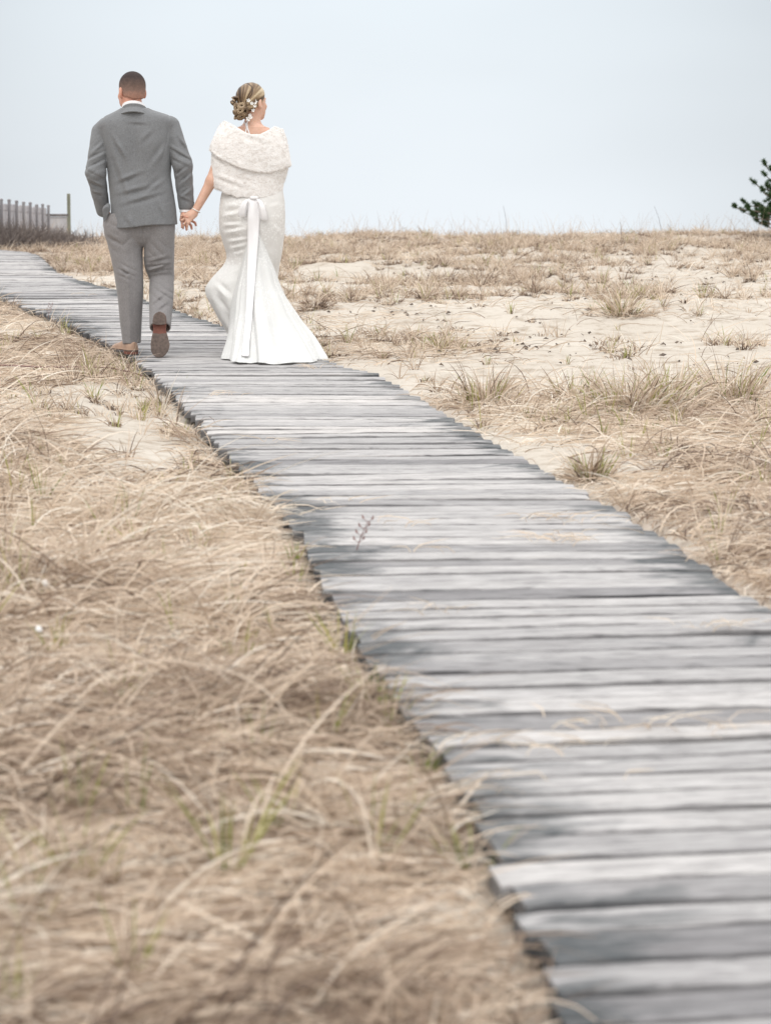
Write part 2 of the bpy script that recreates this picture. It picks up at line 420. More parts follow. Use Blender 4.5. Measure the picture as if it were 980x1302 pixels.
# ------------------------------------------------------------------ boardwalk
VV, QQ, UV, TT, RT, ED = [], [], [], [], [], []
vcount = 0
def plank(p0, p1, wid, thick, tint, rotl, rotr, lift=0.0, drop=(0,0)):
    """p0 left end, p1 right end (x, y); top follows the slope"""
    global vcount
    n = 26
    t_ = np.linspace(0, 1, n)
    dx, dy = p1[0]-p0[0], p1[1]-p0[1]; Ln = math.hypot(dx, dy); ux, uy = dx/Ln, dy/Ln; wx, wy = -uy, ux
    prof = [(-0.5, -thick), (-0.5, -0.010), (-0.44, 0.0), (-0.15, 0.0008), (0.15, 0.0008), (0.44, 0.0), (0.5, -0.010), (0.5, -thick)]
    s = rng.integers(0, 999)
    off = rng.random()*50
    eg = np.zeros((n, 8)); eg[:, [0, 1, 6, 7]] = 1.0; eg[:, [2, 5]] = 0.35
    vv = np.zeros((n, 8, 3)); uv = np.zeros((n, 8, 2)); rt = np.zeros((n, 8))
    wob = 0.0012*np.sin(t_*rng.uniform(3, 9)+rng.random()*6)
    cup = rng.normal(0, 0.0012)
    wv = wid*(1+0.010*np.sin(t_*rng.uniform(4, 12)+off))
    ragf = 0.004*n2(t_*14+off, t_*0+off); ragb = 0.004*n3(t_*14+off, t_*0+off)
    base_z = lambda y: SL*(y-Y0)
    ztilt = rng.normal(0, 0.003); zroll = rng.normal(0, 0.015)
    for j, (a, z_) in enumerate(prof):
        off_w = a*wv + (ragf if j in (0, 1, 2) else ragb if j in (5, 6, 7) else 0)
        x = p0[0]+dx*t_+wx*off_w; y = p0[1]+dy*t_+wy*off_w
        zz = base_z(y) + z_ + lift + wob + ztilt*(t_-.5)*2 + zroll*a*wid + (cup*4*(0.25-a*a) if 1 < j < 6 else 0)
        # worn, splintered ends
        zz = zz + np.where(t_ < 0.03, -0.003, 0) + np.where(t_ > 0.97, -0.003, 0)
        vv[:, j] = np.stack([x, y, zz], 1)
        uv[:, j] = np.stack([t_*Ln+off, np.full(n, a*wid+off*3)], 1)
        rt[:, j] = np.clip(rotl*np.exp(-(t_*Ln/0.22)**1.7) + rotr*np.exp(-((1-t_)*Ln/0.17)**1.7), 0, 0.6)
    i = np.arange(n-1)[:, None]*8; j = np.arange(8)[None]
    q = np.stack([i+j, i+(j+1) % 8, i+8+(j+1) % 8, i+8+j], -1).reshape(-1, 4)[:, ::-1]
    caps = [[0, 1, 2, 7], [2, 3, 4, 5], [2, 5, 6, 7]]
    caps = [[7, 0, 1, 6], [6, 1, 2, 5], [5, 2, 3, 4]]
    cq = np.array(caps)
    q = np.concatenate([q, cq, (cq + (n-1)*8)[:, ::-1]])
    VV.append(vv.reshape(-1, 3)); QQ.append(q+vcount); UV.append(uv.reshape(-1, 2)); TT.append(np.full(n*8, tint)); RT.append(rt.ravel()); ED.append(eg.ravel())
    vcount += n*8
y = 2.3
while y < YEND:
    w = float(np.clip(rng.normal(0.127, 0.010), 0.105, 0.15)); gap = float(np.clip(rng.exponential(0.008)+0.006, 0.006, 0.030))
    # sections of the walk meet with wider gaps
    for sec in (3.86, 5.09, 5.86, 8.05, 11.4, 13.9, 17.5, 21.2, 25.5, 29.0):
        if y < sec <= y+w+0.01: gap = 0.028
    yc = y+w/2
    m_ = np.interp(yc, [3, 6.2, 8, 11, 15, 22], [0.17, 0.12, 0.05, 0.03, 0.02, 0.0]) + rng.normal(0, 0.004)
    hw = float(xR(yc)-xL(yc))/2; cx = float(xR(yc)+xL(yc))/2
    # ends follow the traced edges where the plank really ends
    yl, yr = yc-m_*hw, yc+m_*hw
    jl, jr = rng.normal(0, 0.009), rng.normal(0, 0.009)
    p0 = (float(xL(yl))+jl, yl); p1 = (float(xR(yr))+jr, yr)
    rot_l = np.clip(0.20+0.42*n1(0.3, yc*1.3)+rng.normal(0, 0.10), 0.0, 0.5)
    if 3.0 < yc < 9.6: rot_l += 0.12+0.25*max(0, float(n2(9.1, yc*2.3)))
    if yc < 5.6: rot_l = rot_l*0.72+rng.normal(0, .05)
    rot_r = np.clip(0.30+0.5*n2(4.3, yc*1.1)+rng.normal(0, 0.09), 0.0, 0.55)
    plank(p0, p1, w, 0.038, float(np.clip(rng.normal(0.55+0.5*n3(3.1, yc*1.7) - 0.28*np.clip((5.2-yc)/1.2, 0, 1), 0.22), 0, 1)), rot_l, rot_r, lift=rng.normal(0, 0.0026))
    y += w+gap
# the walk turns away to the left past the bend
x = float(xL(31.5))+0.3
while x > -16:
    w = float(rng.normal(0.137, 0.006)); x -= w+0.008
    yy0 = max(32.0, 31.6+0.0*x); p0 = (x, 31.75+rng.normal(0, .01)); p1 = (x, 32.98+rng.normal(0, .01))
    if x < float(xL(31.8))-0.1: plank(p0, p1, w, 0.038, float(rng.random()), 0.2, 0.2)
V_ = np.concatenate(VV)
me = mesh_np('boardwalk', V_, np.concatenate(QQ), smooth=False, attrs={'tint': np.concatenate(TT), 'rot': np.concatenate(RT), 'edge': np.concatenate(ED)}, uv=np.concatenate(UV))
bw = link('boardwalk', me, M_WOOD); tag(bw, 'weathered grey plank boardwalk curving across the dune', kind='structure')
# stringers under the planks
VV, QQ, UV, TT, RT = [], [], [], [], []; vcount = 0
for side in (0.07, 0.5, 0.93):
    yy = np.linspace(2.4, YEND-0.1, 80)
    xx = xL(yy)*(1-side)+xR(yy)*side
    n = len(yy); c = []
    for a, z_ in ((-0.02, -0.13), (0.02, -0.13), (0.02, -0.042), (-0.02, -0.042)):
        c.append(np.stack([xx+a, yy, SL*(yy-Y0)+z_], 1))
    vv = np.stack(c, 1).reshape(-1, 3); i = np.arange(n-1)[:, None]*4; j = np.arange(4)[None]
    q = np.stack([i+j, i+(j+1) % 4, i+4+(j+1) % 4, i+4+j], -1).reshape(-1, 4)
    me = mesh_np('stringer', vv, q, smooth=False, attrs={'tint': np.full(n*4, 0.1), 'rot': np.full(n*4, 0.4), 'edge': np.full(n*4, 0.5)}, uv=vv[:, :2])
    link('stringer', me, M_WOOD, bw)

# ------------------------------------------------------------------ grass
K = 6
class Blades:
    def __init__(s): s.v, s.t, s.n = [], [], 0
    def add(s, x, y, az, phi0, curl, ln, wd, tint, zb=None, lift=0.0, side=0.0):
        n = len(x)
        if n == 0: return
        z = g(x, y) if zb is None else zb
        px, py, pz = x.copy(), y.copy(), z-0.004+lift
        t_ = np.linspace(0, 1, K+1); st = ln/K
        V = np.zeros((n, K+1, 2, 3)); ph = phi0.copy(); a = az.copy()
        tw = rng.uniform(0, math.pi, n)
        base = z.copy()
        for i in range(K+1):
            wv = wd*(1-t_[i]**2.2)*0.5 + 0.0003
            dxh, dyh = np.cos(a), np.sin(a)
            # width vector: mixes horizontal-perpendicular and up-ish for a natural twist
            wxv = -dyh*np.cos(tw); wyv = dxh*np.cos(tw); wzv = np.sin(tw)*np.cos(ph)
            wx2 = wxv - np.sin(tw)*np.sin(ph)*dxh; wy2 = wyv - np.sin(tw)*np.sin(ph)*dyh
            V[:, i, 0] = np.stack([px-wx2*wv, py-wy2*wv, pz-wzv*wv], 1)
            V[:, i, 1] = np.stack([px+wx2*wv, py+wy2*wv, pz+wzv*wv], 1)
            px = px+np.cos(ph)*dxh*st; py = py+np.cos(ph)*dyh*st; pz = pz+np.sin(ph)*st
            ph = ph-curl/K; a = a+side/K
            tooL = pz < base+0.006+lift; pz = np.where(tooL, base+0.006+lift+0.01*rng.random(n), pz); ph = np.where(tooL & (ph < 0), rng.uniform(0, 0.15, n), ph)
        s.v.append(V.reshape(-1, 3)); s.t.append(np.repeat(tint, (K+1)*2)); s.n += n
    def build(s, name, m, parent=None):
        v = np.concatenate(s.v); t_ = np.concatenate(s.t)
        b_ = np.arange(s.n)[:, None]*(K+1)*2; i = np.arange(K)[None]*2
        a = b_+i; q = np.stack([a, a+1, a+3, a+2], -1).reshape(-1, 4)
        me = mesh_np(name, v, q, attrs={'tint': np.clip(t_, 0, 1)})
        return link(name, me, m, parent)
def field_dir(x, y):
    return 0.35+2.6*n1(x*0.7+40, y*0.7)+1.6*n2(x*2.0+5, y*2.0)
def off_walk(x, y, mg=0.0):
    return ((x < xL(y)-mg) | (x > xR(y)+mg) | (y > YEND+0.1)) & ~((x < xL(np.minimum(y, 31.8))) & (y > 31.6) & (y < 33.1))
mat_b, green_b = Blades(), Blades()
def in_view(x, y, m_=0.35):
    hw = 0.1594*y + m_
    return np.abs(x) < hw*1.0
# thick mat of lying blades
def scatter_mat(n, x0, x1, y0, y1, pw=1.0, lscale=1.0, wscale=1.0, view=None):
    x = rng.uniform(x0, x1, n); y = rng.uniform(y0, y1, n)
    c = cover(x, y)
    if view is not None: c = c*np.where(in_view(x, y, view), 1, 0)
    k_ = (rng.random(n) < c**pw) & off_walk(x, y, 0.01)
    x, y = x[k_], y[k_]; n = len(x)
    az = field_dir(x, y)+rng.normal(0, 0.60, n) + np.where(rng.random(n) < 0.3, math.pi, 0)
    nearl = y < 12
    # the mat spills over the edge of the boards a little but not across them
    xe = np.where(x < xL(y), xL(y)-x, x-xR(y))
    toward = np.where(x < xL(y), np.cos(az) > 0.2, np.cos(az) < -0.2)
    flip = toward & (xe < 0.30) & (y < YEND) & (rng.random(n) < np.where(y < 9.8, 0.62, 0.85))
    az = np.where(flip, math.pi-az, az)
    hgt = np.clip(0.45+2.0*n2(x*2.2+9, y*2.0), 0.05, 1.4)
    phi = rng.uniform(0.05, 0.55, n)*(0.4+hgt) + np.where(rng.random(n) < 0.10, rng.uniform(0.3, 0.9, n), 0)
    ln = rng.uniform(0.18, 0.5, n)*lscale*(0.75+0.4*hgt)
    ln = np.where((xe < 0.25) & (y < YEND), ln*0.6, ln)
    curl = rng.uniform(0.3, 1.5, n)*(0.6+phi)
    tint = np.clip(rng.normal(0.52, 0.27, n)+0.6*n3(x*1.3, y*1.3)+0.3*n1(x*6, y*5), 0, 1)
    mat_b.add(x, y, az, phi, curl, ln, rng.uniform(0.0025, 0.0052, n)*wscale, tint, lift=rng.uniform(0, 0.035, n)*hgt, side=rng.normal(0, 0.5, n))
scatter_mat(24000, -1.5, 0.6, 2.6, 6.5, lscale=0.72, wscale=1.15, view=0.5)
scatter_mat(2500, -1.5, 0.6, 2.6, 6.5, lscale=1.0, wscale=1.15, view=0.5)
scatter_mat(32000, -2.2, 0.0, 6.5, 11.5, lscale=0.75, wscale=1.15, view=0.6)
scatter_mat(3000, -2.2, 0.0, 6.5, 11.5, lscale=1.1, wscale=1.3, view=0.6)
scatter_mat(21000, -4.6, -0.9, 11.5, 24, lscale=0.8, wscale=1.2, view=0.7)
scatter_mat(30000, 0.2, 2.6, 5.6, 12, pw=1.2, lscale=0.72, wscale=1.15, view=0.6)
scatter_mat(30000, -1.4, 4.5, 12, 22, pw=1.6, lscale=0.6, view=0.8)
scatter_mat(26000, -4.2, 7.6, 20, 34, pw=1.6, lscale=0.45, view=1.0)
scatter_mat(24000, -10, 10, 31, 41, lscale=0.5, wscale=1.4, view=3.0)
scatter_mat(52000, -7, 7, 2, 34, lscale=0.85, wscale=1.2)

def tuft(B, cx, cy, n, r, h, spread=0.5, tm=0.55, ts=0.2, w=0.004, curl=0.9, parent_z=None):
    rr = np.sqrt(rng.random(n))*r; th = rng.uniform(0, 2*math.pi, n)
    x = cx+rr*np.cos(th); y = cy+rr*np.sin(th)
    az = th+rng.normal(0, 0.6, n)
    phi = math.pi/2 - np.abs(rng.normal(0, spread, n)) - 0.4*rr/max(r, 1e-3)*spread
    ln = h*rng.uniform(0.45, 1.1, n)
    B.add(x, y, az, np.clip(phi, 0.1, 1.57), rng.uniform(0.1, 1, n)*curl*1.6, ln, rng.uniform(0.6, 1.3, n)*w, np.clip(rng.normal(tm, ts, n), 0, 1), side=rng.normal(0, 0.3, n))
# countless small tufts everywhere
def scatter_tufts(n, x0, x1, y0, y1, hmin, hmax, nb=(6, 20), gr=0.15, wscale=1.0, pw=0.7, floor=0.10, view=1.0, rmax=0.07):
    xx = rng.uniform(x0, x1, n); yy = rng.uniform(y0, y1, n)
    c = np.clip(cover(xx, yy), floor, 1)**pw
    c = c*np.where(yy > 11.5, np.clip(0.65+3.2*n1(xx*1.4+7, yy*0.7)+2.5*n3(xx*3.3, yy*1.9), 0.06, 1.7), 1)
    ok = (rng.random(n) < c) & off_walk(xx, yy, 0.06) & in_view(xx, yy, view)
    for cx, cy in zip(xx[ok], yy[ok]):
        k_ = rng.integers(*nb); hh = rng.uniform(hmin, hmax)
        if cy > 11 and rng.random() < 0.55: tuft(mat_b, cx, cy, int(k_*0.9), rmax*0.5, hh*0.42, spread=0.8, tm=0.02, ts=.10, w=0.006*wscale, curl=1.3)
        tuft(mat_b, cx, cy, k_, rng.uniform(0.012, rmax), hh, spread=rng.uniform(0.25, 0.7), tm=rng.uniform(0.25, 0.7), w=0.0038*wscale)
        if rng.random() < gr: tuft(green_b, cx, cy, rng.integers(3, 8), 0.02, hh*0.8, spread=0.22, w=0.0042*wscale, curl=0.3)
scatter_tufts(480, -2.6, 0.4, 3, 12, 0.10, 0.26, gr=0.6, nb=(10, 26))
scatter_tufts(620, -4.6, -0.9, 11, 24, 0.08, 0.26, gr=0.45, nb=(8, 24))
scatter_tufts(300, 0.4, 2.8, 6, 13, 0.08, 0.24, gr=0.35)
scatter_tufts(3800, -2, 5, 11, 23, 0.05, 0.20, gr=0.3, floor=0.14)
scatter_tufts(10500, -5, 7.4, 20, 35, 0.06, 0.24, gr=0.10, wscale=1.3, floor=0.17, nb=(8, 28))
scatter_tufts(4200, -8, 8, 31, 41, 0.07, 0.22, gr=0.10, wscale=1.5, nb=(10, 30), rmax=0.12)
# wispy seed stalks against the sky on the crest
n = 650; x = rng.uniform(-6, 7.5, n); y = rng.uniform(36, 41.5, n)
mat_b.add(x, y, rng.uniform(0, 6.28, n), rng.uniform(1.1, 1.57, n), rng.uniform(0.1, 0.9, n), rng.uniform(0.25, 0.5, n), np.full(n, 0.0035), rng.uniform(0.2, 0.6, n))
# seedlings sprouting through the gaps of the boards
for px, py, s in ((300,478,.05),(250,480,.07),(410,466,.06),(590,580,.07),(520,800,.05),(600,790,.09),(470,668,.06),(395,470,.08),(232,480,.08),(890,815,.07),(730,690,.05),(820,655,.06),(935,930,.07),(590,945,.06),(660,965,.05)):
    bx, by = slope_pt(px, py)
    m0 = mat_b.n
    tuft(green_b if s > .06 else mat_b, bx, by, 7, 0.02, s*1.5, spread=0.7, w=0.003, curl=0.5)
# straw lying on the boards
for px, py, nb_, s in [(q[0], q[1], int(q[2]*0.45), q[3]*1.1) for q in ((285,502,26,.16),(400,468,34,.14),(680,660,30,.22),(720,688,60,.13),(760,668,24,.20),(560,780,18,.12),(640,965,40,.3),(900,800,30,.15),(505,670,18,.15),(780,930,26,.25),(880,935,30,.25),(700,1000,10,.2),(560,700,10,.2),(355,560,10,.1),(90,375,14,.2),(450,640,14,.15))]:
    bx, by = slope_pt(px, py); x = bx+rng.normal(0, s*0.4, nb_); y = by+rng.normal(0, 0.05, nb_)
    mat_b.add(x, y, rng.normal(0, 0.5, nb_)+np.where(rng.random(nb_) < .5, math.pi, 0), rng.uniform(0, 0.3, nb_), rng.uniform(0, 0.6, nb_), rng.uniform(0.04, 0.16, nb_), np.full(nb_, 0.0032), rng.uniform(0.45, 0.9, nb_), zb=SL*(y-Y0)+0.006)
# thin sprouting at the left edge of the walk
for px, py, s in ((322,600,.12),(455,815,.16),(460,800,.12),(405,700,.1),(500,880,.14),(505,905,.16),(620,1085,.14),(560,960,.12),(150,470,.12),(120,505,.14),(355,1060,.2),(290,1120,.22),(90,1040,.18),(95,1130,.16),(300,830,.12),(540,860,.1),(62,835,.13),(150,905,.12)):
    bx, by = slope_pt(px, py)
    if bx > float(xL(by))-0.03: bx = float(xL(by))-0.04
    tuft(green_b, bx, by, 14, 0.03, s, spread=0.35, w=0.0045, curl=0.4); tuft(mat_b, bx, by, 14, 0.04, s*1.2, spread=0.5, w=0.004)
o = mat_b.build('dry_grass', M_DRY); tag(o, 'tangled straw-coloured beach grass matted over the sand', 'grass', kind='stuff')
o = green_b.build('green_shoots', M_GREEN); tag(o, 'short yellow-green shoots sprouting among the dry grass', 'grass', kind='stuff')

# dark dead bits littering the sand
n = 5200; x = rng.uniform(-1, 6.8, n); y = rng.uniform(14, 38, n)
k_ = (rng.random(n) < np.clip(0.15+1.2*n1(x*1.2+3, y*0.8), 0.03, 1)) & off_walk(x, y, 0.15)
x, y = x[k_], y[k_]; n = len(x); s = rng.uniform(0.008, 0.028, n)
th = rng.uniform(0, 6.28, (n, 5)) ; th.sort(axis=1)
rad = s[:, None]*rng.uniform(0.5, 1.2, (n, 5))
zz = g(x, y)
v = np.stack([x[:, None]+rad*np.cos(th), y[:, None]+rad*np.sin(th)*0.8, zz[:, None]+rng.uniform(0.004, 0.02, (n, 5))], -1)
top = np.stack([x, y, zz+s*0.9+0.006], -1)[:, None]
v = np.concatenate([v, top], 1).reshape(-1, 3); b_ = np.arange(n)[:, None]*6
tr = np.concatenate([np.stack([b_[:, 0]+j, b_[:, 0]+(j+1) % 5, b_[:, 0]+5], 1) for j in range(5)])
M_DEB = simple('dead_litter', (0.06, 0.05, 0.045), (0.17, 0.13, 0.10), 30)
tag(link('litter', mesh_np('litter', v, tris=tr, smooth=False), M_DEB), 'dark crumbs of dead leaves and weed strewn on the sand', 'litter', kind='stuff')

# tussocks that stand out: each one a plant of its own
TUS = [
 (618,507,.24,.34,150,.30,'straw tussock left of the big tussocks, nearest the boardwalk edge on the right'),
 (800,520,.30,.40,240,.35,'largest straw tussock, in the middle of the sandy right side'),
 (730,505,.18,.30,110,.30,'small straw tussock between the leftmost and the largest tussocks'),
 (850,512,.22,.40,150,.42,'dark-based tussock touching the right side of the largest tussock'),
 (932,500,.26,.42,170,.30,'tall tussock near the right picture edge, right of the dark-based tussock'),
 (753,603,.09,.24,90,.62,'slim upright green-brown tuft standing right of the boardwalk'),
 (862,572,.05,.13,60,.10,'short stubby reddish-brown tuft on bare sand'),
 (790,404,.20,.34,130,.40,'lone upright tussock on the upper right sand below the crest'),
 (402,397,.16,.20,120,.05,'dark matted low clump just right of the dress'),
 (566,362,.22,.30,120,.10,'dark-based clump on the rise, left one of the pair under the crest'),
 (612,366,.24,.30,120,.10,'dark-based clump on the rise, right one of the pair under the crest'),
 (560,436,.10,.22,80,.75,'green-tinted tuft nearest the dress on the right sand'),
 (113,338,.22,.26,120,.85,'green tuft beside the boardwalk bend left of the man'),
]
for px, py, r_, h_, n, gg, lab in TUS:
    bx, by = slope_pt(px, py); B1 = Blades()
    e_ = empty('grass_tussock', (bx, by, float(g(np.array([bx]), np.array([by]))[0])))
    tag(e_, lab, 'grass tussock', 'grass tussocks on the sand')
    dark = gg < 0.2
    h_ = h_*0.78; gg = gg*0.75
    tuft(B1, bx, by, n, r_*0.45, h_, spread=0.45, tm=0.15 if dark else 0.5, ts=.25, w=0.006, curl=1.1)
    tuft(B1, bx, by, n, r_, h_*1.1, spread=0.95, tm=0.3 if dark else 0.66, ts=.25, w=0.0055, curl=1.3)
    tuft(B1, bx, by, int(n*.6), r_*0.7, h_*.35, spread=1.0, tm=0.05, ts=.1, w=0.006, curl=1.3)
    off = np.array(e_.location)
    for q in B1.v: q -= off
    B1.build('dry_blades', M_DRY, e_)
    if gg > 0.2:
        B2 = Blades(); tuft(B2, bx, by, int(n*0.9*gg), r_*0.6, h_*0.8, spread=0.32, w=0.006, curl=0.5)
        for q in B2.v: q -= off
        B2.build('green_blades', M_GREEN, e_)
# ------------------------------------------------------------------ people
S = 198.0
def MP(px, py, y=0.0): return np.array([(px-182.0)/S, y, (449.0-py)/S])
def BP(px, py, y=0.0): return np.array([(px-322.0)/S, y, (449.0-py)/S])
def rows(T, x0):
    """py, left px, right px, cy, half depth -> stack rows"""
    return [((449.0-r[0])/S, ((r[1]+r[2])/2-x0)/S, r[3], (r[2]-r[1])/2/S, r[4]) for r in T]
def head_sdf(p, c, yaw, s=1.0, female=False, pitch=0.0):
    q = rotz(p, c, yaw)/s
    if pitch:
        co, si = math.cos(pitch), math.sin(pitch)
        q = np.stack([q[:, 0], q[:, 1]*co+q[:, 2]*si, -q[:, 1]*si+q[:, 2]*co], 1)
    jw = 0.052 if female else 0.060
    d = ell(q, (0, -0.012, 0.035), (0.078, 0.096, 0.085))
    d = smin(d, ell(q, (0, 0.030, -0.020), (0.066, 0.066, 0.085)), 0.03)
    d = smin(d, ell(q, (0, 0.035, -0.070), (jw, 0.055, 0.040)), 0.025)
    d = smin(d, ell(q, (0, 0.077, -0.098), (0.022, 0.016, 0.018)), 0.02)
    for sx in (-1, 1):
        d = smax(d, -ell(q, (sx*0.031, 0.102, 0.005), (0.017, 0.014, 0.012)), 0.012)
        d = smin(d, ell(q, (sx*0.031, 0.083, 0.004), (0.0135, 0.0125, 0.0115)), 0.003)
        d = smin(d, cone(q, (sx*0.014, 0.093, 0.022), (sx*0.048, 0.080, 0.022), 0.007, 0.005), 0.012)
        d = smin(d, ell(q, (sx*0.045, 0.066, -0.028), (0.018, 0.016, 0.016)), 0.02)
        e_ = ell(q, (sx*0.083, -0.014, -0.008), (0.012, 0.020, 0.034))
        e_ = smax(e_, -ell(q, (sx*0.090, -0.005, -0.006), (0.009, 0.011, 0.019)), 0.005)
        d = smin(d, e_, 0.006)
    d = smin(d, cone(q, (0, 0.092, 0.012), (0, 0.112, -0.030), 0.007, 0.0115), 0.010)
    d = smin(d, cone(q, (-0.011, 0.098, -0.034), (0.011, 0.098, -0.034), 0.007, 0.007), 0.006)
    d = smin(d, cone(q, (-0.017, 0.090, -0.060), (0.017, 0.090, -0.060), 0.0065, 0.0065), 0.005)
    d = smin(d, cone(q, (-0.014, 0.089, -0.070), (0.014, 0.089, -0.070), 0.0075, 0.0075), 0.004)
    return d*s
def hand_sdf(p, wrist, knuckle, side, fdirs, thumb, pw=0.040, pt=0.014, fr=0.0085, k_=0.006):
    """wrist, knuckle: centre points; side: unit vector across the palm (towards the index);
    fdirs: 4 lists of joint points relative to the knuckle centre; thumb: list of points"""
    w = np.array(wrist, float); kn = np.array(knuckle, float); sd_ = np.array(side, float)
    d = cone(p, w, (w+kn)/2, 0.022, 0.022)
    for i in range(4):
        o_ = (1.5-i)/1.5*pw*0.82
        d = smin(d, cone(p, w+sd_*o_*0.5, kn+sd_*o_, 0.015, pt*0.9), 0.010)
    lens = (0.95, 1.05, 1.0, 0.8)
    f = None
    for i, pts in enumerate(fdirs):
        o_ = (1.5-i)/1.5*pw*0.82; a = kn+sd_*o_; r_ = fr*(1.0, 1.02, 0.98, 0.88)[i]
        ff = None; prev = a; rr_ = r_*1.08
        for q in pts:
            nxt = a+np.array(q, float)*lens[i]
            c_ = cone(p, prev, nxt, rr_, rr_*0.92); rr_ *= 0.92
            ff = c_ if ff is None else smin(ff, c_, 0.003)
            prev = nxt
        f = ff if f is None else np.minimum(f, ff)
    d = smin(d, f, k_)
    t = None
    for a, b_, r0, r1 in zip(thumb[:-1], thumb[1:], (0.013, 0.011, 0.010), (0.011, 0.010, 0.0085)):
        c_ = cone(p, a, b_, r0, r1); t = c_ if t is None else smin(t, c_, 0.004)
    return smin(d, t, 0.008)

# ---- materials of skin, hair, cloth
def skin_mat(name, c1, c2):
    m, t, b = mat(name, c1, 0.5, 0.35)
    n_ = noise_node(t, 22, 5); r_ = ramp_node(t, n_.outputs[0], [(0.35, c1), (0.65, c2)])
    t.links.new(r_.outputs[0], b.inputs['Base Color'])
    b.inputs['Subsurface Weight'].default_value = 0.12; b.inputs['Subsurface Radius'].default_value = (0.02, 0.008, 0.005); b.inputs['Subsurface Scale'].default_value = 0.5
    bump(t, b, noise_node(t, 400, 2).outputs[0], 0.15, 0.001); return m
M_SKM = skin_mat('ruddy_skin', (0.52, 0.25, 0.18), (0.62, 0.34, 0.25))
M_SKF = skin_mat('fair_skin', (0.58, 0.35, 0.25), (0.68, 0.43, 0.33))
def suit_mat(name, c, f=1.0):
    m, t, b = mat(name, c, 0.9, 0.15)
    b.inputs['Sheen Weight'].default_value = 0.15
    # fine weave with a faint overcheck
    w = []
    for mp_ in ((420, 420, 60), (60, 420, 420)):
        w.append(noise_node(t, 1.0, 3, mapping=mp_))
    mm = mixc(t, 0.5, w[0].outputs[0], w[1].outputs[0])
    big = noise_node(t, 9, 4)
    dk = tuple(v*0.77 for v in c); lt = tuple(v*1.18 for v in c)
    r_ = ramp_node(t, mm, [(0.36, dk), (0.64, lt)])
    tcn = t.nodes.new('ShaderNodeTexCoord'); sp_ = t.nodes.new('ShaderNodeSeparateXYZ'); t.links.new(tcn.outputs['Object'], sp_.inputs[0])
    chk = []
    for ax_ in ('X', 'Z'):
        a = t.nodes.new('ShaderNodeMath'); a.operation = 'MULTIPLY'; a.inputs[1].default_value = 1/0.035; t.links.new(sp_.outputs[ax_], a.inputs[0])
        fr_ = t.nodes.new('ShaderNodeMath'); fr_.operation = 'FRACT'; t.links.new(a.outputs[0], fr_.inputs[0])
        rr_ = ramp_node(t, fr_.outputs[0], [(0.0, (0.86, 0.86, 0.88)), (0.12, (1, 1, 1)), (1.0, (1, 1, 1))]); chk.append(rr_.outputs[0])
    o = mixc(t, 0.25, r_.outputs[0], chk[0], 'MULTIPLY'); o = mixc(t, 0.25, o, chk[1], 'MULTIPLY')
    br = ramp_node(t, big.outputs[0], [(0.3, (0.96, 0.96, 0.96)), (0.7, (1.04, 1.04, 1.04))]); o = mixc(t, 1.0, o, br.outputs[0], 'MULTIPLY')
    t.links.new(o, b.inputs['Base Color'])
    p = bump(t, b, mm, 0.35, 0.0015); bump(t, b, noise_node(t, 11, 4, 0.5, dist=0.9).outputs[0], 0.35, 0.016, p)
    return m
M_JACK = suit_mat('grey_wool', (0.188, 0.193, 0.200))
M_TROU = suit_mat('grey_trouser_wool', (0.235, 0.225, 0.225))
M_SHIRT = simple('white_cotton', (0.75, 0.75, 0.76), (0.82, 0.82, 0.83), 30)
M_TAN = simple('tan_leather', (0.30, 0.185, 0.125), (0.42, 0.28, 0.20), 18, rough=0.45, spec=0.5)
M_SOLE = simple('scuffed_rubber', (0.11, 0.085, 0.075), (0.18, 0.14, 0.12), 60, rough=0.9)
M_ARCH = simple('red_brown_leather', (0.15, 0.055, 0.042), (0.22, 0.09, 0.065), 40, rough=0.6)
M_BTN = simple('dark_horn', (0.04, 0.035, 0.03), (0.07, 0.06, 0.05), 60, rough=0.4)

# ============================ the man
man = empty('person', (0, 0, 0))
tag(man, 'man in a grey suit walking away, hand in pocket, one shoe sole showing', 'person')
HC = MP(171.6, 120.5, 0.0) + np.array([0, 0.01, -0.0])
HC_YAW = R(30)
kneeR = MP(204.5, 346, 0.09); ankR = MP(208.5, 408, -0.180); hipR = MP(204, 292, 0.02); hipL = MP(161, 292, 0.02)
kneeL = MP(166, 352, -0.01); ankL = MP(170, 434, -0.02)
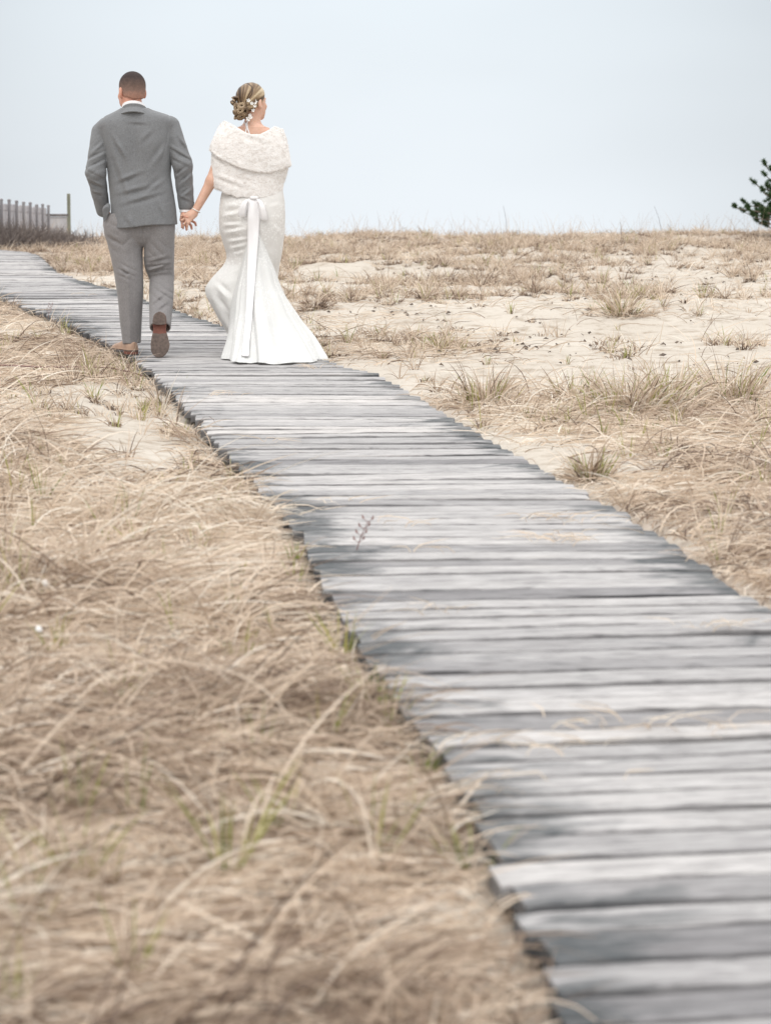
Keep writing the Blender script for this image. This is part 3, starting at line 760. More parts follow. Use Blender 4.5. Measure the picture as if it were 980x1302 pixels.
# joined hands
mW = MP(237.5, 266.0, 0.00); mK = MP(236.3, 279.5, 0.005)
def man_body(p):
    d = head_sdf(p, HC, HC_YAW, 0.99)
    d = smin(d, cone(p, HC+np.array([0.0, -0.012, -0.05]), MP(175, 148, -0.02), 0.062, 0.062), 0.02)
    T = rows([(152,158,196,-0.02,.07),(160,144,210,-0.01,.09),(175,142,214,0,.11),(205,146,213,0,.11),(235,145,216,0,.11),(262,150,215,0,.11),(284,154,212,0.02,.085)], 182)
    d = smin(d, stack(p, T), 0.03)
    for a, b_, c_, r0, r1, r2 in ((MP(219,170),MP(235,213,-0.03),MP(239,262,-0.0),.055,.045,.030),(MP(136,174),MP(127,222,-0.05),MP(134,266,0.035),.050,.040,.024)):
        d = smin(d, smin(cone(p, a, b_, r0, r1), cone(p, b_, c_, r1, r2), 0.02), 0.02)
    for h_, kn, an in ((hipR, kneeR, ankR), (hipL, kneeL, ankL)):
        d = smin(d, smin(cone(p, h_, kn, .075, .052), cone(p, kn, an, .045, .030), 0.02), 0.03)
    # feet inside the shoes
    d = smin(d, cone(p, ankR+np.array([0,0.0,0.0]), MP(209.5, 438, -0.235), 0.022, 0.020), 0.02)
    d = smin(d, cone(p, MP(171, 443, 0.0), MP(160, 446, 0.13), 0.030, 0.022), 0.02)
    # right hand holding hers: fingers curl round towards the camera
    fd = [[(0.030, 0.000, -0.010), (0.052, -0.008, -0.022), (0.060, -0.018, -0.040)], [(0.022, 0.000, -0.020), (0.036, -0.010, -0.038), (0.040, -0.018, -0.056)], [(0.012, 0.000, -0.024), (0.019, -0.008, -0.046), (0.020, -0.014, -0.064)], [(0.003, 0.000, -0.024), (0.004, -0.006, -0.044), (0.002, -0.010, -0.060)]]
    h1 = hand_sdf(p, mW, mK, (0.55, 0.80, 0.05), fd, [mW+np.array([0,-0.012,-0.018]), mW+np.array([-0.010,-0.040,-0.036]), mW+np.array([0.002,-0.060,-0.048]), mW+np.array([0.022,-0.066,-0.054])], pw=0.036)
    d = smin(d, h1, 0.008)
    # left hand down in the trouser pocket
    lw = MP(137, 270, 0.035); lk = MP(147, 288, 0.03)
    fd = [[(0.01, 0.01, -0.03), (0.02, 0.015, -0.055), (0.025, 0.012, -0.072)]]*4
    h2 = hand_sdf(p, lw, lk, (0.1, 0.95, 0.1), fd, [lw+np.array([0,0.02,-0.02]), lw+np.array([0.01,0.045,-0.045]), lw+np.array([0.02,0.055,-0.07]), lw+np.array([0.026,0.055,-0.09])], pw=0.036)
    return smin(d, h2, 0.008)
def sdf_obj(name, fn, lo, hi, h, mats, parent, smooth=True, attrs_fn=None, fmat=None):
    v, q = nets(fn, lo, hi, h)
    at = attrs_fn(v) if attrs_fn else None
    me = mesh_np(name, v, q, attrs=at, smooth=smooth, mat_idx=fmat(v[q].mean(1)) if fmat else None)
    return link(name, me, mats, parent)
sdf_obj('body', man_body, (-0.42, -0.42, -0.05), (0.42, 0.35, 1.90), 0.0042, M_SKM, man)

# close-cropped hair, faded at the nape
def mhair(p):
    q = rotz(p, HC, HC_YAW)/0.99
    d = ell(q, (0, -0.014, 0.038), (0.0825, 0.1005, 0.091))
    d = smin(d, ell(q, (0, -0.030, -0.012), (0.072, 0.074, 0.062)), 0.02)
    d = smax(d, q[:, 1]-0.055-0.35*(q[:, 2]-0.05), 0.01)            # forehead
    hl = -0.050 + 0.006*np.abs(q[:,0]/0.05)**2 + np.clip((q[:, 1]+0.01)/0.05, 0, 1)*0.050 + 0.004*np.sin(q[:, 0]*80)
    d = smax(d, hl-q[:, 2], 0.006)
    d = smax(d, -ell(q, (0.083, -0.002, -0.010), (0.016, 0.022, 0.032)), 0.004)
    d = smax(d, -ell(q, (-0.083, -0.002, -0.010), (0.016, 0.022, 0.032)), 0.004)
    return d*1.03 + 0.0014*nn3(p*190)
m, t, b = mat('short_brown_hair', rough=0.8, spec=0.2)
tcn = t.nodes.new('ShaderNodeTexCoord'); sp_ = t.nodes.new('ShaderNodeSeparateXYZ'); t.links.new(tcn.outputs['Object'], sp_.inputs[0])
mrn = t.nodes.new('ShaderNodeMapRange'); mrn.inputs[1].default_value = float(HC[2])-0.05; mrn.inputs[2].default_value = float(HC[2])+0.13; t.links.new(sp_.outputs['Z'], mrn.inputs[0])
nn_ = noise_node(t, 60, 4); ad = t.nodes.new('ShaderNodeMath'); ad.operation = 'MULTIPLY_ADD'; t.links.new(nn_.outputs[0], ad.inputs[0]); ad.inputs[1].default_value = 0.30; t.links.new(mrn.outputs[0], ad.inputs[2])
r_ = ramp_node(t, ad.outputs[0], [(0.24, (0.46, 0.26, 0.20)), (0.46, (0.25, 0.165, 0.135)), (0.68, (0.13, 0.09, 0.076)), (0.92, (0.050, 0.036, 0.034))])
sp2 = noise_node(t, 420, 2); r2 = ramp_node(t, sp2.outputs[0], [(0.3, (0.6, 0.6, 0.6)), (0.7, (1.2, 1.2, 1.2))])
t.links.new(mixc(t, 1.0, r_.outputs[0], r2.outputs[0], 'MULTIPLY'), b.inputs['Base Color']); bump(t, b, sp2.outputs[0], 0.6, 0.003)
sdf_obj('hair', mhair, HC-np.array([.13,.14,.12]), HC+np.array([.13,.14,.16]), 0.0032, m, man)

# shirt: the collar band that shows above the jacket
def mshirt(p):
    c0 = MP(174.8, 138.0, -0.012); q = p-c0
    zc = q[:, 2] + 0.42*(q[:, 1]+0.07)
    r_ = np.hypot(q[:, 0]/0.0735, q[:, 1]/0.078)
    d = (r_-1)*0.075
    d = np.maximum(np.abs(d+0.004*zc/0.03)-0.004, np.abs(zc+0.008)-0.034)
    # cuff at the wrist that holds hands
    return d
def mcuff(p):
    a = MP(238.9, 258, 0.0); b_ = MP(239, 270.2, 0.0)
    c_ = np.maximum(np.abs(cone(p, a, b_, .040, .039))-0.003, p[:, 2]-MP(0,262)[2]); c_ = np.maximum(c_, MP(0, 270.6)[2]-p[:, 2])
    return c_
sh = sdf_obj('shirt', mshirt, MP(150, 152, -0.13), MP(200, 122, 0.12), 0.0026, M_SHIRT, man)

# jacket
JT = rows([(141,160,191,-0.010,.085),(145,154,198,-0.014,.095),(148.5,142,217,-0.012,.100),(154,134,226,-0.010,.115),(160,128,227,-0.006,.125),(168,129.5,225,0,.135),(185,134.5,223.5,0,.142),(205,139,221.5,0,.140),(225,141,220,0,.138),(245,143,223,0,.140),(265,144.5,226,0,.148),(291.5,144,228,0,.155),(300,144,228.5,0,.156)], 182)
def fold(p, c, nrm, wl, amp, rad):
    q = p-np.array(c); n_ = np.array(nrm, float); n_ /= np.linalg.norm(n_)
    s_ = q@n_ + 0.040*nn3(p*9+3+amp*900) + 0.35*(q[:,0]*q[:,1])/0.05*0.2
    w = 1.25*np.exp(-((q**2).sum(1))/(rad*rad))*(0.55+1.3*np.abs(nn3(p*8+wl*70)))
    return amp*0.75*(1-2*np.abs(np.sin(s_/wl*math.pi))**0.8)*w
def crease(p, a, b_, depth, width, sharp=1.0):
    """a drag line pulled into the cloth from a to b: a ridge with a valley beside it"""
    a = np.array(a); b_ = np.array(b_); ab = b_-a; t_ = np.clip(((p-a)@ab)/(ab@ab), 0, 1)
    q = p-a-t_[:, None]*ab
    r_ = np.linalg.norm(q*np.array([1, 0.45, 1]), axis=1)
    fade = np.clip(1-np.abs(t_-0.5)*1.7, 0.05, 1)
    nz_ = np.array([-ab[2], 0, ab[0]]); nz_ = nz_/(np.linalg.norm(nz_)+1e-9); s_ = q@nz_
    return 1.35*depth*fade*np.exp(-(r_/width)**2)*(-s_/width*1.6)*sharp
EL_R = MP(235.3, 211, -0.035); EL_L = MP(127.0, 221, -0.060)
def jacket(p):
    d = stack(p, JT, 2.5)
    # shoulders
    for a, b_ in ((MP(190,156,-.005), MP(217.0,162.5,0)), (MP(160,157,-.005), MP(135.5,170,0))):
        d = smin(d, cone(p, a, b_, 0.070, 0.064), 0.02)
    # shoulder blades and small of the back
    d = d + 0.010*np.exp(-((p[:,0]-MP(178,0)[0])**2/0.0018)-((p[:,2]-1.30)**2/0.03))*(p[:,1] < 0)
    d = d - 0.010*np.exp(-((p[:,0]-MP(155,0)[0])**2/0.004)-((p[:,2]-1.34)**2/0.010))*(p[:,1] < 0)
    d = d - 0.010*np.exp(-((p[:,0]-MP(204,0)[0])**2/0.004)-((p[:,2]-1.36)**2/0.010))*(p[:,1] < 0)
    # centre back seam and faint long folds
    sx = np.abs(p[:, 0]-(MP(179.5, 0)[0]+0.004*np.sin(p[:, 2]*7)))
    d = d + np.where(p[:, 1] < 0, 0.0030*np.exp(-(sx/0.0045)**2)*np.clip((1.52-p[:,2])*8,0,1), 0)
    # side vents at the hem
    back = p[:, 1] < 0
    F_ = 0
    for a, b_, dp, wd in (((150,178),(165,205),.013,.016),((218,182),(196,214),.010,.022),((150,236),(186,222),.009,.018),((152,250),(200,238),.008,.020),
                          ((160,262),(215,246),.007,.018),((216,225),(190,246),.008,.018),((152,205),(170,262),.007,.022),((205,255),(215,285),.006,.02),((168,160),(196,162),.005,.015),
                          ((148,195),(158,230),.008,.018),((186,185),(200,170),.006,.02),((165,275),(172,290),.006,.02)):
        F_ = F_ + crease(p, MP(*a, -0.14), MP(*b_, -0.14), dp, wd)
    d = d + np.where(back, F_*1.25, 0)
    d = d + 0.004*nn3(p*np.array([7, 6, 4])+5)
    # sleeves
    sR = smin(cone(p, MP(219.8,163.0,0), EL_R, 0.062, 0.061), cone(p, EL_R, MP(239.0,262,0.0), 0.061, 0.050), 0.02)
    sR = np.maximum(sR, (MP(0,269.4)[2]-p[:,2]))
    sL = smin(cone(p, MP(132.8,170.5,0), EL_L, 0.060, 0.063), cone(p, EL_L, MP(133.5,268,0.030), 0.062, 0.044), 0.02)
    w = 0
    for c_, nn_, wl, am, rd in ((EL_R,(.55,0,1),.058,.0048,.075),(MP(238,240,-.03),(-.7,.1,1),.066,.0045,.07),(MP(226,186,-.03),(.9,0,1),.07,.0045,.07)):
        w = w+fold(p, c_, nn_, wl, am, rd)
    for a, b_, dp, wd in (((221,190),(246,205),.014,.012),((224,203),(245,214),.013,.011),((243,214),(226,226),.014,.012),((247,222),(232,236),.012,.012),((230,176),(243,196),.010,.014),((247,240),(231,252),.010,.012),((229,250),(247,258),.008,.012)):
        w = w+crease(p, MP(*a,-.07), MP(*b_,-.07), dp, wd)
    sR = sR+w; w = 0
    for c_, nn_, wl, am, rd in ((EL_L,(-.55,0,1),.055,.0052,.075),(MP(128,247,-.03),(.7,.1,1),.058,.0050,.065),(MP(130,195,-.03),(-.8,0,1),.066,.0045,.07)):
        w = w+fold(p, c_, nn_, wl, am, rd)
    for a, b_, dp, wd in (((139,196),(117,207),.014,.012),((140,206),(116,219),.014,.012),((115,216),(138,228),.015,.012),((116,230),(137,240),.014,.012),((137,182),(122,196),.010,.014),((118,244),(136,250),.014,.011),((121,256),(136,262),.012,.010),((137,246),(124,262),.010,.010)):
        w = w+crease(p, MP(*a,-.09), MP(*b_,-.09), dp, wd)
    sL = sL+w
    sL = np.maximum(sL, -((p-MP(131.5,276.0,0.02))@np.array([0.35,0.1,0.93])))
    sl = np.minimum(sR, sL)
    d = smin(d, sl, 0.004)
    # armhole seams
    for xs_, x0 in ((1, 219.0), (-1, 136.5)):
        ax0 = MP(x0, 0)[0] - xs_*0.05*np.clip((1.44-p[:,2])/0.25, 0, 1)**1.5
        d = d + 0.0045*np.exp(-((p[:,0]-ax0)/0.006)**2)*np.clip((p[:,2]-1.20)*12, 0, 1)*(p[:,1] < 0.02)
    # hem cut, rising slightly to the right; open neck
    hz = MP(0,291.2)[2] + (p[:,0]-MP(144,0)[0])*0.075 + 0.003*np.sin(p[:,0]*22)
    hem = hz-p[:,2]
    onbody = (p[:,0] > MP(143.0,0)[0]-0.012) & (p[:,0] < MP(229,0)[0]+0.006)
    d = np.where(onbody, smax(d, hem, 0.004), np.maximum(d, MP(0,278)[2]-p[:,2]))
    c0 = MP(175, 139, -0.01); neck = np.hypot((p[:,0]-c0[0])/0.080, (p[:,1]-c0[1])/0.078)-1
    d = smax(d, -np.maximum(neck*0.08, MP(0,149)[2]-p[:,2]), 0.004)
    return d
jk = sdf_obj('jacket', jacket, (-0.42, -0.26, 0.74), (0.42, 0.26, 1.62), 0.0042, M_JACK, man)
# jacket collar turned over
def mcollar(p):
    c0 = MP(175.8, 143.5, -0.012); q = p-c0
    zc = q[:, 2]+0.42*(q[:, 1]+0.08)
    flare = 1+np.clip(-zc+0.014, 0, 1)*8.5
    r_ = np.hypot(q[:, 0]/(0.0785*flare), q[:, 1]/(0.086*flare))
    d = (r_-1)*0.088
    dip = np.clip(0.028-0.9*np.abs(q[:,0])**1.5*3, -0.02, 1)
    return np.maximum(np.abs(d)-0.0055, np.maximum(zc-0.036, -zc-0.034))
sdf_obj('collar', mcollar, MP(140, 162, -0.19), MP(212, 128, 0.18), 0.0032, M_JACK, jk)
# front edge of the jacket swept back behind the pocketed hand
def flap(p):
    d = cone(p, MP(144.5,250,-0.055), MP(140.5,268,-0.095), .014, .022)
    d = smin(d, cone(p, MP(140.5,267,-0.095), MP(137.2,285,-0.095), .022, .006), 0.01)
    return np.maximum(d, np.abs((p-MP(140.5,268,-0.095))@np.array([0.25,-0.93,-0.28]))-0.012)
sdf_obj('front_panel', flap, MP(120, 295, -0.16), MP(160, 235, 0.05), 0.0035, M_JACK, jk)
for i in range(3):
    def btn(p, i=i): return np.maximum(np.hypot((p-MP(248.3, 258.5+i*3.6, -0.008))[:,1], (p-MP(248.3,258.5+i*3.6,-0.008))[:,2])-0.0055, np.abs((p-MP(248.6,0,0))[:,0])-0.0035)
    c_ = MP(248.3, 258.5+i*3.6, -0.008); sdf_obj('cuff_button', btn, c_-0.012, c_+0.012, 0.0012, M_BTN, jk)
sdf_obj('shirt_cuff', mcuff, MP(225, 276, -0.07), MP(252, 255, 0.07), 0.0022, M_SHIRT, sh)

# trousers
TL = rows([(272,136.5,188,0.0,.105),(280,134.5,188,0.0,.118),(290,134.2,187,0.0,.118),(302,136.8,185.5,0.005,.112),(313,140,184.2,.005,.105),(324,142.8,183.4,.0,.098),(347,147.6,183.4,-.01,.088),(362,149.6,184.0,-.012,.084),(377,151.5,183.7,-.012,.080),(408,153.7,181.8,-.012,.074),(435,157,180.2,-.012,.070),(440,157.3,180.2,-.012,.070)], 182)
TR = rows([(276,184,224,.0,.118),(290,184,224.8,.0,.118),(308,184,223.6,.01,.112),(326,184.2,222.8,.02,.104),(340,185.6,222,.035,.094),(352,190,221.8,.05,.082),(358,192,221,.055,.070)], 182)
TS = rows([(274,141,223,0.0,.112),(290,140,222.5,0.0,.116),(300,150,215,0.0,.108),(308,165,204,0.0,.085),(314,176,194,0.0,.05)], 182)
def trousers(p):
    q = p.copy()
    a = stack(p, TL, 2.2)
    ss = math.sin
    # back crease pressed down the leg
    xc = np.interp(p[:,2], [0,0.4,0.75], [MP(168.6,0)[0], MP(167.6,0)[0], MP(165,0)[0]])
    a = a - np.where(p[:,1] < 0, 0.0075*np.clip(1-np.abs(p[:,0]-xc)/0.022, 0, 1)*np.clip((0.72-p[:,2])*4,0,1), 0)
    a = a + fold(p, MP(165,346,-.09), (.55,0,1), .040, .0055, .050) + fold(p, MP(150,300,-.06), (.6,0,1), .07, .006, .09) + fold(p, MP(172,300,-.1), (-.8,0,.8), .07, .005, .08)
    # a small knot of creases behind the knee
    a = a + crease(p, MP(160,341,-.08), MP(170,350,-.08), .012, .012) + crease(p, MP(171,345,-.08), MP(163,352,-.08), .010, .010)
    a = a + crease(p, MP(136,296,-.08), MP(164,311,-.10), .012, .018)
    b_ = stack(p, TR, 2.2)
    # lower right leg hangs back from the knee; an elliptic tapered sleeve
    A = MP(206.6, 351, 0.050); B = MP(208.4, 414, -0.205); ax_ = B-A; Ln = np.linalg.norm(ax_); ax_ /= Ln
    s_ = (p-A)@ax_; t_ = np.clip(s_/Ln, 0, 1)
    ex = np.array([1.0, 0, 0]); ey = np.cross(ax_, ex); ey /= np.linalg.norm(ey)
    qq = p-A-s_[:, None]*ax_
    hw = np.interp(t_, [0, 0.25, 0.6, 1], [.074, .0775, .0745, .067]); hd = np.interp(t_, [0, 0.3, 1], [.078, .070, .060])
    u = (qq@ex)/hw; v_ = (qq@ey)/hd; rr_ = (np.abs(u)**2.2+np.abs(v_)**2.2)**(1/2.2)
    dd = np.hypot(qq@ex, qq@ey)*(1-1/np.maximum(rr_, 1e-5)); dd = np.where(rr_ < .3, -.04, dd)
    c_ = np.maximum(dd, np.maximum(-s_-0.03, s_-Ln))
    c_ = c_ + fold(p, MP(212,374,-.13), (.5,0,1), .042, .006, .075) + crease(p, MP(196,387,-.17), MP(216,370,-.13), .007, .014) + crease(p, MP(203,394,-.2), MP(221,380,-.16), .007, .013)
    # open trouser mouth
    hemp = (p-MP(196.0, 419, -0.20))@np.array([-0.50, -0.34, -0.80])
    c_ = smax(c_, hemp, 0.003)
    inner = np.maximum(dd+0.012, -(s_-Ln*0.72)); c_ = smax(c_, -np.maximum(inner, cone(p, B-ax_*0.1, B+ax_*0.1, .048, .048)-0.01), 0.003)
    # thigh cloth folds over the bent knee
    b_ = b_ + fold(p, MP(204,338,-.06), (-.25,0,1), .036, .009, .065) + fold(p, MP(205,318,-.09), (.7,0,.8), .06, .004, .08)
    b_ = b_ + crease(p, MP(190,346,-.05), MP(221,334,-.06), .014, .012) + crease(p, MP(186,338,-.05), MP(216,326,-.08), .008, .014)
    r_ = smin(b_, c_, 0.008)
    d = smin(a, r_, 0.006)
    seat = stack(p, TS, 2.4)
    d = smin(d, seat, 0.012)
    # seat seam
    d = d + 0.004*np.exp(-((p[:,0]-MP(184.8,0)[0])/0.006)**2)*(p[:,2] > 0.62)
    d = d + 0.0045*nn3(p*np.array([9, 8, 4])+15)
    return np.maximum(d, MP(0, 435.0)[2]-p[:,2]+0.0+(p[:,0]-MP(168,0)[0])*0.06)
sdf_obj('trousers', trousers, (-0.33, -0.36, 0.03), (0.26, 0.22, 0.88), 0.0042, M_TROU, man)

# shoes: built flat, heel at the origin, toe along +y, then posed
def shoe(parent, matrix, label=None):
    Ln = 0.287
    ys_ = np.linspace(0, 1, 40)
    def half(t_): # outline half widths, inner / outer
        base = np.interp(t_, [0, .03, .08, .2, .4, .55, .72, .85, .94, .985, 1], [.004, .022, .034, .040, .036, .047, .056, .050, .036, .018, .004])
        return base
    cxo = lambda t_: np.interp(t_, [0, .4, .75, 1], [0, 0.0, 0.004, -0.004])
    def outline(p, gr=0.0):
        t_ = p[:,1]/Ln; hw = half(np.clip(t_, 0, 1))+gr
        return np.maximum(np.abs(p[:,0]-cxo(t_))-hw, np.maximum(-p[:,1]-gr*0.3, p[:,1]-Ln-gr*0.3))*0.85
    def upper(p):
        t_ = np.clip(p[:,1]/Ln, 0, 1)
        top = np.interp(t_, [0, .1, .28, .42, .6, .8, .95, 1], [.070, .078, .088, .086, .066, .050, .038, .026])
        hw = np.maximum(half(t_)*1.04-0.000, 0.004)
        z0 = 0.024
        v_ = (p[:,2]-z0)/np.maximum(top-z0, .01)
        u = (p[:,0]-cxo(t_))/hw
        rr_ = (np.abs(u)**2.6+np.abs(np.clip(v_, 0, 9))**2.4)**(1/2.5)
        d = (rr_-1)*np.minimum(hw, .04)
        d = np.maximum(d, z0-p[:,2]); d = np.maximum(d, np.maximum(-p[:,1], p[:,1]-Ln))
        op = np.maximum(np.hypot((p[:,0])/.030, (p[:,1]-.070)/.050)-1, -1)*.03
        d = smax(d, -np.maximum(op, .05-p[:,2]), .004)
        lace = 0.002*np.sin(p[:,1]*2*math.pi/.014)*np.exp(-((p[:,0]/.018)**2))*((t_ > .42) & (t_ < .66))
        return d*0.8 - lace
    def sole(p):
        d = outline(p, 0.004)
        zt = 0.028; zb = np.interp(p[:,1]/Ln, [0, .3, .36, .6, .8, 1], [.010, .012, .016, .010, .010, .016])
        return smax(d, np.maximum(p[:,2]-zt, zb-p[:,2]), .003)
    def heel(p):
        d = outline(p, 0.002)
        d = smax(d, p[:,1]-.082+3.0*p[:,0]**2, .002)
        return smax(d, np.maximum(p[:,2]-.013, -.010-p[:,2]), .002)
    root = empty('shoe', (0,0,0)); root.parent = parent
    if label: root['label'] = label
    mtx = matrix
    def bake(nm, fn, lo, hi, h, mats, fmat=None):
        v, q = nets(fn, lo, hi, h)
        mi = fmat(v[q].mean(1)) if fmat else None
        v2 = v@mtx[:3,:3].T + mtx[:3,3]
        return link(nm, mesh_np(nm, v2, q, mat_idx=mi), mats, root)
    bake('upper', upper, (-.07,-.02,.0), (.07,.33,.12), .0032, M_TAN)
    def fm(c_):
        t_ = c_[:,1]/Ln
        return np.where((c_[:,2] < .0175) & (t_ > .25) & (t_ < .475-8*c_[:,0]**2), 1, np.where(c_[:,2] > .020, 2, 0))
    bake('sole', sole, (-.075,-.02,-.01), (.075,.33,.04), .0026, [M_SOLE, M_ARCH, M_TAN], fm)
    def fh(c_): return np.where(c_[:,2] < -.006, 0, 1)
    bake('heel', heel, (-.06,-.015,-.02), (.06,.11,.02), .0022, [M_SOLE, M_ARCH], fh)
    return root
def frame(origin, yv, zv):
    yv = np.array(yv, float); yv /= np.linalg.norm(yv); zv = np.array(zv, float); xv = np.cross(yv, zv); xv /= np.linalg.norm(xv); zv = np.cross(xv, yv)
    m_ = np.eye(4); m_[:3,0] = xv; m_[:3,1] = yv; m_[:3,2] = zv; m_[:3,3] = origin; return m_
# raised right shoe: toe on the boards, sole turned to the camera
shoe(man, frame(np.array([0.138, -0.300, 0.280]), (-0.012, -0.03, -0.99), (0.0, 0.985, -0.03)), 'tan shoe tipped on its toe with the sole showing')
shoe(man, frame(MP(173.5, 447.2, -0.085), (-0.50, 0.87, 0.03), (0, 0, 1)), 'tan shoe flat on the boards')
man.location = ((182-490)/F*Y0, Y0, 0.0)
# ============================ the bride
bride = empty('person', (0, 0, 0))
tag(bride, 'woman in a white lace wedding dress and fur wrap, holding the hand of the man', 'person')
BH = BP(323.0, 134.5, 0.0); BYAW = R(-38)
bW = BP(249.6, 271.5, -0.045); bK = BP(240.2, 278.6, -0.060)      # wrist, knuckles
bEl = BP(271.5, 232, -0.03); bSh = BP(291, 180, 0.0)
def bride_body(p):
    d = head_sdf(p, BH, BYAW, 0.95, True, R(6))
    d = smin(d, cone(p, BH+np.array([0.0, -0.01, -0.06]), BP(323.5, 166, -0.015), 0.047, 0.053), 0.025)
    # upper back and shoulders
    d = smin(d, cone(p, BP(323, 172, -0.01), BP(294, 179, 0.0), 0.060, 0.048), 0.04)
    d = smin(d, cone(p, BP(323, 172, -0.01), BP(353, 181, 0.0), 0.060, 0.048), 0.04)
    T = rows([(166,305,342,-.005,.07),(176,294,353,-0.005,.088),(195,292,354,0,.10),(225,296,351,0,.095),(246,293,354,0.0,.09),(275,288,357,0,.11),(300,291,355,0,.10)], 322)
    d = smin(d, stack(p, T), 0.03)
    for x_ in (306, 338):   # shoulder blades
        d = smin(d, ell(p, BP(x_, 182, -0.065), (0.035, 0.016, 0.05)), 0.03)
    arm = smin(cone(p, bSh, bEl, .043, .036), cone(p, bEl, bW, .036, .0225), 0.02)
    d = smin(d, arm, 0.02)
    # right arm bent in front under the wrap, hand at the waist
    rs, re, rw = BP(350,182,0.0), BP(351,226,0.03), BP(335,236,0.13)
    d = smin(d, smin(cone(p, rs, re, .043, .034), cone(p, re, rw, .034, .024), 0.02), 0.02)
    for sx, kn in ((-1, BP(311, 350, 0.06)), (1, BP(333, 350, 0.02))):
        hp_ = BP(322+sx*15, 295, 0.0); an = BP(322+sx*12, 432, -0.08 if sx < 0 else 0.05)
        d = smin(d, smin(cone(p, hp_, kn, .080, .052), cone(p, kn, an, .052, .032), 0.02), 0.03)
        d = smin(d, cone(p, an, an+np.array([0, 0.15, -0.04]), .030, .020), 0.015)
    fd = [[(-0.026, 0.004, -0.006), (-0.044, 0.022, -0.012), (-0.048, 0.046, -0.016)], [(-0.024, 0.002, -0.016), (-0.040, 0.018, -0.028), (-0.044, 0.042, -0.036)],
          [(-0.016, 0.002, -0.024), (-0.026, 0.016, -0.042), (-0.028, 0.036, -0.054)], [(-0.007, 0.002, -0.024), (-0.012, 0.012, -0.042), (-0.012, 0.028, -0.054)]]
    h1 = hand_sdf(p, bW, bK, (-0.45, 0.10, 0.88), fd, [bW+np.array([-0.008,0.010,0.000]), bW+np.array([-0.030,0.026,0.004]), bW+np.array([-0.054,0.034,-0.002]), bW+np.array([-0.072,0.030,-0.010])], pw=0.033, pt=.0115, fr=.0070, k_=.004)
    d = smin(d, h1, 0.008)
    fd2 = [[(-0.025, 0.012, -0.004), (-0.045, 0.014, -0.012), (-0.058, 0.006, -0.020)]]*4
    h2 = hand_sdf(p, rw, rw+np.array([-0.065, 0.03, 0.0]), (0.1, 0.1, 0.95), fd2, [rw+np.array([-.01,0,.02]), rw+np.array([-.035,.0,.045]), rw+np.array([-.06,.01,.055]), rw+np.array([-.075,.01,.055])], pw=0.031, pt=.0115, fr=.0072)
    return smin(d, h2, 0.008)
sdf_obj('body', bride_body, (-0.45, -0.30, -0.05), (0.32, 0.35, 1.78), 0.0036, M_SKF, bride)

